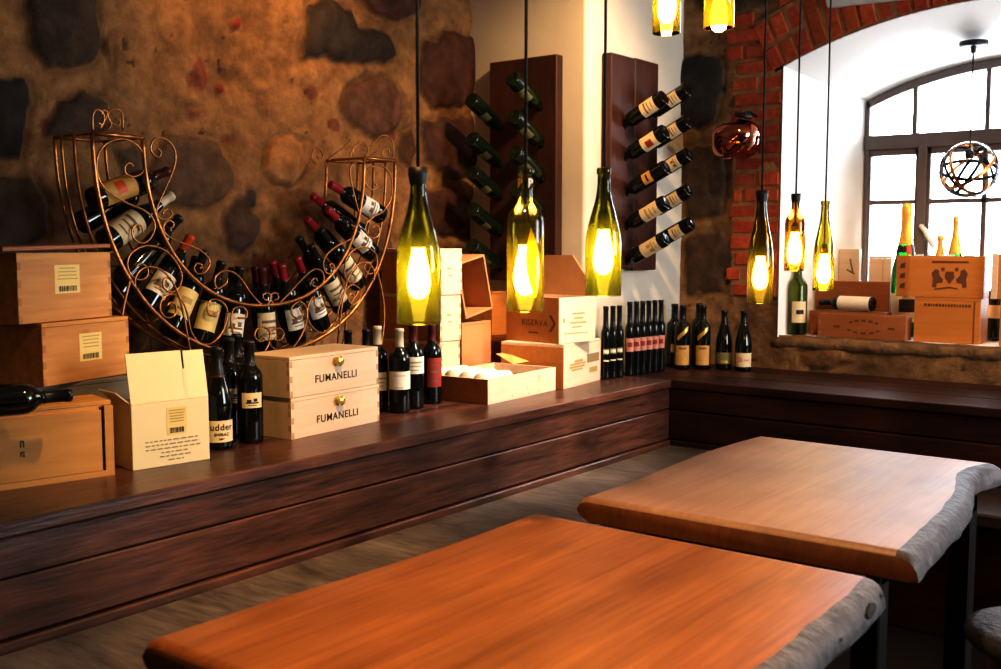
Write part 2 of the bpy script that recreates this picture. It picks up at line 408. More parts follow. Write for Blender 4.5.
# ================================================================== ROOM
ZT, LX, WX = .75, -2.22, -3.18           # ledge height, ledge front, stone wall
BY, LY = 4.80, 4.13                      # back wall, back ledge front
PX, PY = -2.53, 3.91                     # pillar faces
ZB = .46                                 # bench seat
H = 3.0
XR, YF = 2.0, -1.6

struct(MB().box(WX, YF, -.05, XR, BY+.9, 0).build('floor', M['floor']))
struct(MB().box(WX-.2, YF, H, XR, BY+.9, H+.05).build('ceiling', M['ceiling']))

def poly_sd(P, poly):
    """signed distance to polygon, + inside"""
    n = len(poly); d = np.full(len(P), 1e9); ins = np.zeros(len(P), bool)
    for i in range(n):
        a = np.array(poly[i]); b = np.array(poly[(i+1) % n]); e = b-a; w = P-a
        t = np.clip((w@e)/(e@e), 0, 1); q = w-t[:, None]*e
        d = np.minimum(d, (q**2).sum(1))
        c = ((a[1] > P[:, 1]) != (b[1] > P[:, 1])) & (P[:, 0] < (b[0]-a[0])*(P[:, 1]-a[1])/((b[1]-a[1]) or 1e-9)+a[0])
        ins ^= c
    d = np.sqrt(d)
    return np.where(ins, d, -d)
def fbm(p, sc, o=4): return noise.fractal(Vector(p)*sc, 1.0, 2.0, o, noise_basis='PERLIN_ORIGINAL')

def rough_wall(name, us, vs, to3, normal, stones, base, keep=None, amp=.012):
    """us x vs grid; stones: (polygon in u,v , colour , height)"""
    nu, nv = len(us), len(vs)
    P = np.array([(u, v) for v in vs for u in us])
    W = np.array([(noise.noise((p[0]*6, p[1]*6, 1.3))*.032+noise.noise((p[0]*19, p[1]*19, 5.3))*.014, noise.noise((p[0]*6, p[1]*6, 8.7))*.032+noise.noise((p[0]*19, p[1]*19, 3.1))*.014) for p in P])
    Q = P+W
    big = np.array([fbm((p[0], p[1], .5), 2.2, 4) for p in P]); fine = np.array([fbm((p[0], p[1], 4.5), 16, 4) for p in P])
    hgt = big*amp+fine*.0035
    col = np.array(base)[None, :]*np.clip(1+.42*big+.25*fine, .3, 1.7)[:, None]
    pit = np.array([noise.noise((p[0]*9, p[1]*9, 21.)) for p in P])
    redd = np.clip((pit-.48)*9, 0, 1)[:, None]
    col = col*(1-redd*.75)+np.array((.16, .035, .02))*redd*.75
    sp_n = np.array([noise.noise((p[0]*34, p[1]*34, 2.2))+.5*noise.noise((p[0]*5, p[1]*5, 9.)) for p in P])
    spk = np.clip((sp_n-.62)*7, 0, 1)[:, None]
    col = col*(1-spk*.8); hgt = hgt-spk[:, 0]*.006
    for poly, c, hh in stones:
        sd = poly_sd(Q, poly)
        ins = np.clip(sd/.016+.5*fine, 0, 1); ins = ins*ins*(3-2*ins)
        dome = np.clip(sd/.09, 0, 1)**.5
        groove = np.exp(-(sd/.012)**2)
        col = col*(1-ins[:, None])+np.array(c)[None, :]*(1+.35*fine+.3*big)[:, None]*ins[:, None]
        col = col*(1-.3*groove[:, None]*np.clip(.6+1.5*big, 0, 1)[:, None])
        hgt = hgt*(1-.5*ins)+dome*ins*hh-groove*.010
    vv = [Vector(to3(P[i][0], P[i][1]))+Vector(normal)*float(hgt[i]) for i in range(len(P))]
    fs = []
    for j in range(nv-1):
        for i in range(nu-1):
            if keep and not keep((us[i]+us[i+1])/2, (vs[j]+vs[j+1])/2): continue
            fs.append((j*nu+i, j*nu+i+1, (j+1)*nu+i+1, (j+1)*nu+i))
    me = bpy.data.meshes.new(name); me.from_pydata([tuple(p) for p in vv], [], fs)
    ca = me.color_attributes.new('Col', 'FLOAT_COLOR', 'POINT')
    ca.data.foreach_set('color', np.concatenate([np.clip(col, .003, 1), np.ones((len(P), 1))], 1).astype(np.float32).ravel())
    me.materials.append(M['stone_wall']); me.polygons.foreach_set('use_smooth', [True]*len(fs)); me.update()
    return me
def lin(a, b, st): return list(np.linspace(a, b, max(2, int(round((b-a)/st))+1)))

def SP(pts, c, hh, plane='L'):
    if plane == 'L': return ([(q.y, q.z) for q in (at(x, y, X=WX) for x, y in pts)], c, hh)
    return ([(q.x, q.z) for q in (at(x, y, Y=BY) for x, y in pts)], c, hh)
G1, G2, G3, RD, BR = (.078, .048, .028), (.105, .064, .036), (.135, .075, .038), (.085, .032, .016), (.12, .052, .024)
stones = [
 SP([(20, -30), (88, -30), (98, 20), (106, 50), (92, 68), (70, 76), (40, 70), (26, 48)], G1, .03),
 SP([(-25, 78), (20, 76), (30, 92), (30, 140), (26, 160), (-20, 162)], (.034, .024, .018), .03),
 SP([(48, 120), (60, 98), (90, 94), (112, 100), (118, 128), (100, 138), (60, 142), (46, 136)], G1, .025),
 SP([(-20, 175), (38, 172), (52, 200), (50, 240), (20, 255), (-20, 250)], G1, .03),
 SP([(150, 165), (168, 136), (200, 132), (222, 146), (236, 176), (228, 196), (200, 206), (165, 205), (150, 190)], G3, .022),
 SP([(264, 152), (272, 142), (288, 137), (306, 146), (308, 165), (296, 184), (274, 182), (262, 170)], (.36, .18, .07), .03),
 SP([(223, 215), (236, 200), (252, 205), (262, 222), (258, 244), (240, 250), (226, 240)], (.10, .055, .035), .022),
 SP([(248, 186), (258, 190), (262, 206), (252, 214), (244, 205)], (.055, .04, .03), .012),
 SP([(304, 8), (330, -4), (352, 6), (360, 24), (388, 34), (397, 52), (384, 66), (350, 66), (322, 58), (302, 58)], (.050, .034, .023), .03),
 SP([(352, -14), (420, -14), (424, 10), (400, 22), (374, 16)], (.10, .04, .025), .025),
 SP([(342, 92), (364, 76), (392, 78), (402, 98), (398, 128), (374, 138), (348, 130), (338, 112)], (.17, .08, .042), .02),
 SP([(424, 40), (444, 28), (480, 34), (482, 84), (468, 110), (432, 108), (416, 80)], RD, .03),
 SP([(420, 118), (450, 114), (484, 120), (484, 168), (452, 182), (424, 160)], (.085, .035, .02), .03),
 SP([(420, 190), (448, 186), (470, 200), (470, 236), (440, 240), (424, 222)], RD, .025),
 SP([(398, 135), (412, 128), (420, 150), (412, 172), (398, 160)], BR, .018),
 SP([(300, 205), (330, 200), (350, 220), (340, 250), (308, 248)], (.13, .065, .035), .015),
 SP([(100, 40), (112, 30), (120, 56), (112, 70)], BR, .01),
 SP([(360, 225), (392, 222), (400, 262), (372, 268)], BR, .015),
 SP([(108, 145), (140, 142), (148, 175), (120, 182)], G2, .015),
 SP([(232, 18), (244, 15), (248, 28), (234, 30)], (.30, .05, .02), .005),
 SP([(218, 80), (227, 79), (229, 92), (220, 94)], (.22, .035, .02), .004),
 SP([(183, 78), (192, 76), (194, 86), (185, 88)], (.24, .05, .025), .004),
 SP([(184, 103), (197, 104), (200, 112), (186, 114)], (.26, .055, .025), .004),
 SP([(255, 92), (263, 91), (264, 99), (257, 100)], (.28, .10, .04), .003),
]
usL = lin(YF, 1.35, .08)[:-1]+lin(1.35, 3.95, .0105)+lin(3.95, BY, .08)[1:]
vsL = lin(0, .7, .1)[:-1]+lin(.7, 2.45, .0105)+lin(2.45, H, .05)[1:]
struct(link('wall_left', rough_wall('wall_left', usL, vsL, lambda u, v: (WX, u, v), (1, 0, 0), stones, (.285, .150, .058), amp=.026)))

# pillar: smooth white plaster, its outer arris a little rounded
pb = MB()
ns = 6
sec = [(WX-.02, PY), (PX-.02, PY)]+[(PX-.02+.02*math.sin(a), PY+.02-.02*math.cos(a)) for a in [PI/2*i/ns for i in range(1, ns)]]+[(PX, PY+.02), (PX, BY+.01)]
for k in range(len(sec)-1):
    (xa, ya), (xb, yb) = sec[k], sec[k+1]
    pb.quad([(xa, ya, 0), (xb, yb, 0), (xb, yb, H), (xa, ya, H)])
struct(pb.build('wall_pillar', M['white_plaster'], fixn=False))

# back wall with arched niche
NXL, NXR, NXC = -2.0, -.2, -1.1
ZS, RISE = 2.18, .19
RA = (.81+RISE**2)/(2*RISE); ZAPEX = ZS+RISE
SILL = .915
def arch_z(x): return ZAPEX-RA+math.sqrt(max(0, RA*RA-(x-NXC)**2))
bx = lin(PX-.03, NXL, .012)
bst = [
 SP([(676, 62), (700, 52), (722, 58), (727, 90), (716, 124), (698, 132), (678, 126), (668, 95)], (.035, .03, .025), .03, 'B'),
 SP([(682, -20), (760, -30), (775, 0), (740, 12), (700, 8)], (.09, .06, .035), .02, 'B'),
 SP([(680, 150), (712, 146), (728, 170), (720, 215), (690, 222), (676, 190)], (.085, .05, .028), .02, 'B'),
 SP([(684, 238), (720, 232), (738, 258), (724, 292), (690, 296)], (.09, .05, .028), .02, 'B'),
 SP([(800, 350), (842, 346), (858, 360), (830, 372), (806, 366)], (.24, .13, .055), .015, 'B'),
]
usB = lin(PX-.03, NXL, .0105)+lin(NXL, NXR, .02)[1:]+lin(NXR, XR, .06)[1:]
vsB = lin(0, .7, .1)[:-1]+lin(.7, SILL, .012)+lin(SILL, 2.6, .0125)[1:]+lin(2.6, H, .05)[1:]
wb = rough_wall('wall_back', usB, vsB, lambda u, v: (u, BY, v), (0, -1, 0), bst, (.27, .155, .07),
                keep=lambda u, v: not (NXL < u < NXR and SILL < v < arch_z(u)+.03), amp=.014)
wback = struct(link('wall_back', wb))
# niche lining: jambs + soffit lofted to the window opening, and the sill
WYP = 5.35; WL, WR, WC = -1.785, -.415, -1.1
WZS, WZA = 2.055, 2.206
RW = (.685**2+(WZA-WZS)**2)/(2*(WZA-WZS))
def warch(x): return WZA-RW+math.sqrt(max(0, RW*RW-(x-WC)**2))
nb = MB(); n = 40
def ring(x0, x1, f, y, zb):
    pts = [(x0, y, zb+(f(x0)-zb)*i/8) for i in range(8)]
    pts += [(x0+(x1-x0)*i/n, y, f(x0+(x1-x0)*i/n)) for i in range(n+1)]
    pts += [(x1, y, f(x1)+(zb-f(x1))*i/8) for i in range(1, 9)]
    return pts
rings = []
for k, t in enumerate((0, .015, .25, .5, .75, 1)):
    q0, q1 = ring(NXL, NXR, arch_z, BY-.005, SILL-.01), ring(WL, WR, warch, WYP, SILL-.01)
    if k == 0: q0 = [(x, BY-.012, z) for x, y, z in q0]
    rings.append([tuple(a[i]+(b[i]-a[i])*t for i in range(3)) for a, b in zip(q0, q1)])
m_ = len(rings[0]); vs = [p for r_ in rings for p in r_]; fs = []
for k in range(len(rings)-1):
    for i in range(m_-1): fs.append((k*m_+i, k*m_+i+1, (k+1)*m_+i+1, (k+1)*m_+i))
nb.add(vs, fs, 0, False)
struct(nb.build('wall_niche', M['niche_plaster'], fixn=False))
# strip of wall above the bricks between grid steps and arch is covered by the voussoirs
sb = MB().box(NXL-.005, BY+.03, SILL-.05, NXR+.005, WYP+.1, SILL-.001)
sill = struct(sb.build('trim_1', M['niche_plaster'], bevel=.006))
rim_pts = [(NXL-.03+i*.03, BY+.022+.006*noise.noise((i*.4, 0, 1)), SILL-.034+.006*noise.noise((i*.3, 4, 1))) for i in range(int((NXR-NXL+.06)/.03)+1)]
M['sill_plaster'] = mat('sill_plaster', (.20, .115, .052), .85, bump=.8, bscale=40, var=.4, vscale=14)
link('sill_rim', MB().tube(rim_pts, .034, 12).mesh('sill_rim', [M['sill_plaster']]), wback)
# bricks round the niche, standing slightly proud of the plaster
bk = MB(); bcol = []
rb = random.Random(3)
def brick(c, ax, az, wx, hz, proud=.012):
    j = lambda s: rb.uniform(-s, s)
    c = Vector(c); ang = j(.02); ax, az = Vector(ax), Vector(az)
    a2 = ax*math.cos(ang)+az*math.sin(ang); z2 = az*math.cos(ang)-ax*math.sin(ang)
    p = proud+j(.005); k = rb.uniform(.75, 1.2); col = (.46*k, .10*k*rb.uniform(.8, 1.15), .04*k)
    hw, hh = wx/2*rb.uniform(.93, 1), hz/2*rb.uniform(.92, 1); b = .006
    N_ = Vector((0, -1, 0)); base = len(bk.v)
    outer = [c+a2*sx*hw+z2*sz*hh+Vector((0, .01, 0)) for sx, sz in ((-1, -1), (1, -1), (1, 1), (-1, 1))]
    mid = [c+a2*sx*hw*(1+j(.03))+z2*sz*hh*(1+j(.06))+N_*(p-b) for sx, sz in ((-1, -1), (1, -1), (1, 1), (-1, 1))]
    top = [c+a2*sx*(hw-b)+z2*sz*(hh-b)+N_*(p+j(.002)) for sx, sz in ((-1, -1), (1, -1), (1, 1), (-1, 1))]
    fs = [(8, 9, 10, 11)]
    for o1, o2 in ((0, 4), (4, 8)):
        for i in range(4): fs.append((o1+i, o1+(i+1) % 4, o2+(i+1) % 4, o2+i))
    bk.add(outer+mid+top, fs, 0); bcol.extend([col]*12)
z = SILL+.06; row = 0
while z < 2.44:
    if z > 1.1:
        x = NXL-.002 if z < ZS-.03 else NXL-.03-(z+.035-ZS)*.4416
        edge = NXL-.27+.035*math.sin(row*1.7)+rb.uniform(-.02, .02)
        lens = [.12, .15] if row % 2 else [.25]
        if row % 5 == 3: lens = [.19, .09]
        for l in lens:
            l = min(l, x-edge)
            if l > .03: brick((x-l/2, BY, z), (1, 0, 0), (0, 0, 1), l-.010, .064)
            x -= l
    z += .076; row += 1
# arch rings
th0 = math.asin((NXL-NXC)/RA)
zc = ZAPEX-RA
th = th0-.012
while th < -th0+.02:
    u = Vector((math.sin(th), 0, math.cos(th))); t = Vector((math.cos(th), 0, -math.sin(th)))
    if int(th*100) % 3: parts = [(.002, .25)]
    else: parts = [(.002, .12), (.13, .25)]
    for r0, r1 in parts: brick(Vector((NXC, BY, zc))+u*(RA+(r0+r1)/2), t, u, .066, r1-r0-.008)
    th += .0335
th = th0+.05
while th < th0+.30:
    u = Vector((math.sin(th), 0, math.cos(th))); t = Vector((math.cos(th), 0, -math.sin(th)))
    if rb.random() < .85: brick(Vector((NXC, BY, zc))+u*(RA+.262+.07), t, u, .075, .13, .008)
    th += .04
bm_ = bk.mesh('brick_surround', [M['brick']])
ca = bm_.color_attributes.new('Col', 'FLOAT_COLOR', 'POINT')
ca.data.foreach_set('color', [x for c in bcol for x in (*c, 1)])
link('brick_surround', bm_, wback)
# mortar bed behind the bricks
mo = MB(); 
arcp = [(NXC+math.sin(t_)*(RA+.26), zc+math.cos(t_)*(RA+.26)) for t_ in np.linspace(th0-.02, -th0+.02, 40)]
arci = [(NXC+math.sin(t_)*(RA-.002), zc+math.cos(t_)*(RA-.002)) for t_ in np.linspace(th0-.02, -th0+.02, 40)]
for i in range(39):
    mo.quad([(arci[i][0], BY-.006, arci[i][1]), (arci[i+1][0], BY-.006, arci[i+1][1]), (arcp[i+1][0], BY-.006, arcp[i+1][1]), (arcp[i][0], BY-.006, arcp[i][1])])
mo.quad([(NXL-.25, BY-.006, 1.1), (NXL, BY-.006, 1.1), (NXL, BY-.006, ZS), (NXL-.25, BY-.006, ZS)])
M['mortar'] = mat('mortar', (.30, .16, .075), .9, bump=.6, bscale=60, var=.25, vscale=20)
link('mortar_bed', mo.mesh('mortar_bed', [M['mortar']], fixn=False), wback)
# pale lintel stone above the arch
q0, q1 = at(829, 9, Y=BY), at(912, 1, Y=BY)
lt = MB(); A = [(q0.x, q0.z), (q1.x, q1.z+.005), (q1.x+.02, q1.z+.16), (q0.x-.03, q0.z+.12)]
lt.add([(x, BY-.03, z) for x, z in A]+[(x, BY+.01, z) for x, z in A], [(0, 1, 2, 3), (0, 4, 5, 1), (1, 5, 6, 2), (2, 6, 7, 3), (3, 7, 4, 0)])
lto = lt.build('lintel_stone', M['lintel'], wback, bevel=.006)

# other walls (out of the picture): right wall with a window opening, front wall
wr = MB()
OY0, OY1, OZ0, OZ1 = 2.7, 4.3, .95, 2.45
for y0, y1, z0, z1 in ((YF, OY0, 0, H), (OY1, BY, 0, H), (OY0, OY1, 0, OZ0), (OY0, OY1, OZ1, H)):
    wr.box(XR, y0, z0, XR+.25, y1, z1)
struct(wr.build('wall_right', M['ceiling']))
struct(MB().box(WX-.2, YF-.1, 0, XR+.25, YF, H).build('wall_front', M['ceiling']))
struct(MB().box(WX-.25, YF, 0, WX-.06, BY, H).build('wall_outer', M['ceiling']))
# wall shell around the window reveal, keeps the daylight to the opening
ws = MB(); FY = WYP+.03
for x0, x1, z0, z1 in ((-2.6, WL-.0, 0, H), (WR, .6, 0, H), (WL, WR, WZA+.005, H), (WL, WR, 0, SILL)):
    ws.box(x0, FY, z0, x1, FY+.1, z1)
for i in range(20):     # spandrels
    xa, xb = WL+(WR-WL)*i/20, WL+(WR-WL)*(i+1)/20
    zz = min(warch(xa), warch(xb))
    ws.box(xa, FY, zz, xb, FY+.1, WZA+.01)
ws.box(-2.6, BY+.06, 0, -2.55, FY, H); ws.box(.55, BY+.06, 0, .6, FY, H)
struct(ws.build('wall_reveal', M['niche_plaster']))

# window
win = struct(bpy.data.objects.new('window_1', None)); C.objects.link(win)
fr = MB(); y0, y1 = WYP-.03, WYP+.03
# arched head
NA = 32; hw = .038
for i in range(NA):
    a, b = WL+(WR-WL)*i/NA, WL+(WR-WL)*(i+1)/NA
    za, zb_ = warch(a), warch(b)
    v8 = [(a, y0, za-hw), (b, y0, zb_-hw), (b, y0, zb_), (a, y0, za), (a, y1, za-hw), (b, y1, zb_-hw), (b, y1, zb_), (a, y1, za)]
    fr.add(v8, [(0, 1, 2, 3), (4, 7, 6, 5), (0, 4, 5, 1), (3, 2, 6, 7)])
fr.box(WL, y0, SILL, WL+.018, y1, WZS)
fr.box(WR-.03, y0, SILL, WR, y1, WZS)
fr.box(WL, y0, SILL, WR, y1, SILL+.07)
fr.box(WL, y0-.01, 1.815, WR, y1, 1.885)                      # transom
pxa, pxb = at(914, 200, Y=y0).x, at(929, 200, Y=y0).x; XP = (pxa+pxb)/2; HP = (pxb-pxa)/2
for xm in (XP, 2*WC-XP): fr.box(xm-HP*.6, y0-.012, SILL, xm+HP*.6, y1, 1.83)
fr.build('window_frame', M['frame_paint'], win, bevel=.003)
for x0, x1, bars in ((WL+.015, XP-HP*.6, ()), (XP+HP*.6, 2*WC-XP-HP*.6, (-1.225, -.975)), (2*WC-XP+HP*.6, WR-.015, ())):
    s_ = MB(); e = HP*.42 if x0 > -1.7 else .014; e2 = HP*.42 if x1 < -.5 else .014
    s_.box(x0, y0+.004, SILL+.07, x0+e, y1-.01, 1.815); s_.box(x1-e2, y0+.004, SILL+.07, x1, y1-.01, 1.815)
    s_.box(x0, y0+.004, SILL+.07, x1, y1-.01, SILL+.12); s_.box(x0, y0+.004, 1.785, x1, y1-.01, 1.815)
    s_.box(x0, y0+.008, 1.545, x1, y1-.014, 1.567)
    for b in bars: s_.box(b-.011, y0+.008, SILL+.07, b+.011, y1-.014, 1.815)
    so = s_.build('casement', M['frame_paint'], win, bevel=.002)
    MB().box(x0, WYP-.002, SILL+.08, x1, WYP+.002, 1.81).build('pane', M['pane'], so)
tb = MB()
for xm in (at(916, 110, Y=WYP).x, -1.225, -.975, 2*WC-at(916, 110, Y=WYP).x):
    tb.box(xm-.008, y0+.004, 1.885, xm+.013, y1-.01, warch(xm)-.02)
to = tb.build('fanlight_bars', M['frame_paint'], win)
gp = MB(); 
topz = [(WL+(WR-WL)*i/NA, warch(WL+(WR-WL)*i/NA)-.03) for i in range(NA+1)]
for i in range(NA):
    gp.quad([(topz[i][0], WYP, 1.88), (topz[i+1][0], WYP, 1.88), (topz[i+1][0], WYP, topz[i+1][1]), (topz[i][0], WYP, topz[i][1])])
gp.build('fanlight_pane', M['pane'], win, fixn=False)
hp = at(921, 226, Y=WYP-.06)
hb = MB().tube([hp+Vector((.0, .03, 0)), hp, hp+Vector((.02, -.005, -.02)), hp+Vector((.065, -.01, -.105))], [.009, .011, .012, .010], 8)
hb.build('window_handle', M['handle_white'], win)

# ------------------------------------------------------------------ ledges and benches
lb = MB()
for (x0, x1) in ((WX-.03, -2.86), (-2.857, -2.54), (-2.537, LX+.012)):
    lb.box(x0, YF, ZT-.035, x1, LY+.0, ZT)
lb.box(WX-.03, YF, 0, LX-.03, LY, ZT-.036)
ledge_l = struct(lb.build('trim_2', M['plank_y'], bevel=.003))
fb = MB()
for z0, z1 in ((.622, .712), (.486, .617)): fb.box(LX-.029, YF, z0, LX, LY-.0, z1)
fb.box(LX-.029, YF, ZB-.01, LX+.010, LY, .481)
fb.build('front_boards', M['plank_y'], ledge_l, bevel=.004)
lb = MB()
for (ya, yb) in ((LY-.012, LY+.24), (LY+.243, LY+.5), (LY+.503, BY+.03)):
    lb.box(LX+.013, ya, ZT-.035, XR, yb, ZT)
lb.box(WX, LY+.001, ZT-.035, LX+.011, BY+.03, ZT)
lb.box(WX, LY+.03, 0, XR, BY+.03, ZT-.036)
ledge_b = struct(lb.build('trim_3', M['plank_x'], bevel=.003))
fb = MB()
for z0, z1 in ((.618, .712), (.486, .613)): fb.box(LX, LY, z0, XR, LY+.029, z1)
fb.box(LX, LY-.010, ZB-.01, XR, LY+.029, .481)
fb.build('front_boards', M['plank_x'], ledge_b, bevel=.004)

r = thing('built_in_bench', 'long worn grey-brown wooden bench seat below the dark plank ledge with crates', 'bench')
sb_ = MB()
sb_.box(LX+.012, YF+.02, ZB-.045, -1.75, LY-.015, ZB)
sb_.build('seat', M['bench_y'], r, bevel=.006)
MB().box(LX+.012, YF+.02, 0.001, -1.80, LY-.015, ZB-.046).build('bench_front', M['plank_y'], r)
r = thing('built_in_bench', 'short dark wooden bench seat under the window wall behind the farther table', 'bench')
MB().box(-1.747, LY-.46, ZB-.045, XR-.02, LY-.015, ZB).build('seat', M['bench_x'], r, bevel=.006)
MB().box(-1.70, LY-.42, 0.001, XR-.02, LY-.015, ZB-.046).build('bench_front', M['plank_x'], r)

# ------------------------------------------------------------------ tables
def slab(name, y0, y1, xl, xr, th, parent, top_m, n=90):
    mb = MB(); rows = []
    ys = [y0+(y1-y0)*i/n for i in range(n+1)]
    for i, y in enumerate(ys):
        l, rr, er = xl(y), xr(y)[0], xr(y)[1]
        k = 1.0
        e = min(y-y0, y1-y); rd = .010
        dz = -(rd-math.sqrt(max(0, rd*rd-(rd-e)**2))) if e < rd else 0
        zt = dz; zb = -th-(dz*.6)
        sec = [(l+.03, zb), (l+.008, zb+.012), (l, -th*.5), (l+.003, zt-.014), (l+.010, zt-.005), (l+.026, zt)]
        sec += [(l+.03+(rr-er-l-.03)*j/8, zt) for j in range(1, 8)]
        sec += [(rr-er, zt), (rr-er*.62, zt-.003), (rr-er*.32, zt-.011), (rr-er*.10, zt-.024), (rr, zt-th*.68), (rr-.005, zb+.005), (rr-.02, zb)]
        nz = lambda q: .004*noise.noise((y*14, q*9, 3.3))
        rows.append([(x+(nz(j) if j > 12 or j < 4 else 0), y, z) for j, (x, z) in enumerate(sec)])
    m = len(rows[0]); vs = [p for r_ in rows for p in r_]
    for i in range(n):
        for j in range(m):
            j2 = (j+1) % m
            mi = 1 if 13 <= j <= 18 else (0 if 5 <= j < 13 else (1 if j < 4 else 0))
            if j == m-1: mi = 2
            mb.add([], [], 0)
            mb.f.append((i*m+j, (i+1)*m+j, (i+1)*m+j2, i*m+j2)); mb.m.append(mi); mb.sm.append(True)
    mb.v = vs
    mb.f.append(tuple(range(m))[::-1]); mb.m.append(2); mb.sm.append(False)
    mb.f.append(tuple(n*m+j for j in range(m))); mb.m.append(2); mb.sm.append(False)
    o = mb.build(name, [top_m, M['bark'], M['table_end']], parent)
    o.data.set_sharp_from_angle(angle=R(50))
    return o
TT = .75
def table_legs(r, xs, ys):
    for x in xs:
        for y in ys:
            MB().box(x-.03, y-.03, .0, x+.03, y+.03, TT-.066).build('leg', M['dark_steel'], r, bevel=.004)
    MB().box(xs[0]-.03, ys[0]-.02, TT-.11, xs[1]+.03, ys[0]+.02, TT-.067).build('apron', M['dark_steel'], r)
    MB().box(xs[0]-.03, ys[1]-.02, TT-.11, xs[1]+.03, ys[1]+.02, TT-.067).build('apron', M['dark_steel'], r)
def pwl(k, y):
    if y <= k[0][0]: return k[0][1]
    for (ya, xa), (yb_, xb) in zip(k, k[1:]):
        if ya <= y <= yb_: return xa+(xb-xa)*(y-ya)/(yb_-ya)
    return k[-1][1]
_k1 = sorted((q.y, q.x) for q in (at(x, y, Z=.708) for x, y in ((890.5, 598), (886, 606), (877, 616), (853, 637), (824, 667))))
def xr1(y): return pwl(_k1, y)+.003*math.sin(y*23)
t1 = thing('dining_table', 'glossy orange-brown slab table with grey live edge, in front of the other table', 'table')
o = slab('tabletop', .905, 1.885, lambda y: -1.375+.012*math.sin(y*5)+.012*(y-.9), lambda y: (xr1(y), .040), .062, t1, M['table'])
o.location.z = TT
table_legs(t1, (-1.22, -.70), (1.05, 1.76))
kq = Vector((-.584, 1.80, TT-.030))
def surf(y, z_):
    er = .040; tt = [(-.0, -er), (-.003, -er*.62), (-.011, -er*.32), (-.024, -er*.10), (-.0422, 0)]
    for (za, ea), (zb2, eb) in zip(tt, tt[1:]):
        if zb2 <= z_ <= za: return xr1(y)+ea+(eb-ea)*(za-z_)/(za-zb2)
    return xr1(y)
for (yy, zz, a, b) in ((1.775, -.027, .030, .0085), (1.855, -.024, .008, .0035), (1.62, -.030, .005, .003)):
    pts = []
    for i in range(16):
        an = 2*PI*i/16; pts.append((yy+a*math.cos(an), zz+b*math.sin(an)*(1+.3*math.sin(an*2))))
    MB().add([(surf(y, z_)+.003, y, TT+z_+.002) for y, z_ in pts], [tuple(range(16))]).build('knot_hole', M['ink'], t1, fixn=False)

t2 = thing('dining_table', 'brown slab table paled with painted window sheen, with wavy grey live edge, nearer the window', 'table')
_kx = [(at(x, y, Z=.712).y, at(x, y, Z=.712).x) for x, y in ((921, 574), (941, 551), (960, 531), (972, 514), (974.5, 499), (975, 490), (984, 484), (1004, 479), (1030, 474))]
def xr2(y):
    if y <= _kx[0][0]: return (_kx[0][1], .045)
    for (ya, xa), (yb_, xb) in zip(_kx, _kx[1:]):
        if ya <= y <= yb_:
            t = (y-ya)/(yb_-ya); return (xa+(xb-xa)*t, .045)
    return (_kx[-1][1], .045)
o = slab('tabletop', 2.065, 3.085, lambda y: -1.355-.012*math.sin(PI*(y-2.06)/1.02)+.010*math.sin(2*PI*(y-2.06)/1.02), xr2, .062, t2, M['table_sheen'])
o.location.z = TT
table_legs(t2, (-1.2, -.70), (2.2, 2.95))
q = at(850, 571, Z=TT-.085)
MB().box(q.x-.045, q.y-.01, TT-.10, q.x+.03, q.y+.03, TT-.067).build('bracket', M['pale_bracket'], t2, bevel=.004)

# stool at the right edge of the picture
q = at(1046, 628, Z=.46)
r = thing('stool', 'wooden stool with pale-edged round seat in the dark beside the farther table', 'stool', (q.x, q.y, 0))
sp = [(0, .40), (.12, .40), (.155, .405), (.172, .42), (.175, .44), (.165, .455), (.15, .46), (0, .461)]
MB().lathe(sp, 32).build('seat', M['bark'], r)
MB().lathe([(0, 0), (.13, 0), (.125, .1), (.115, .25), (.125, .399), (0, .3995)], 24).build('stump', M['table_end'], r)

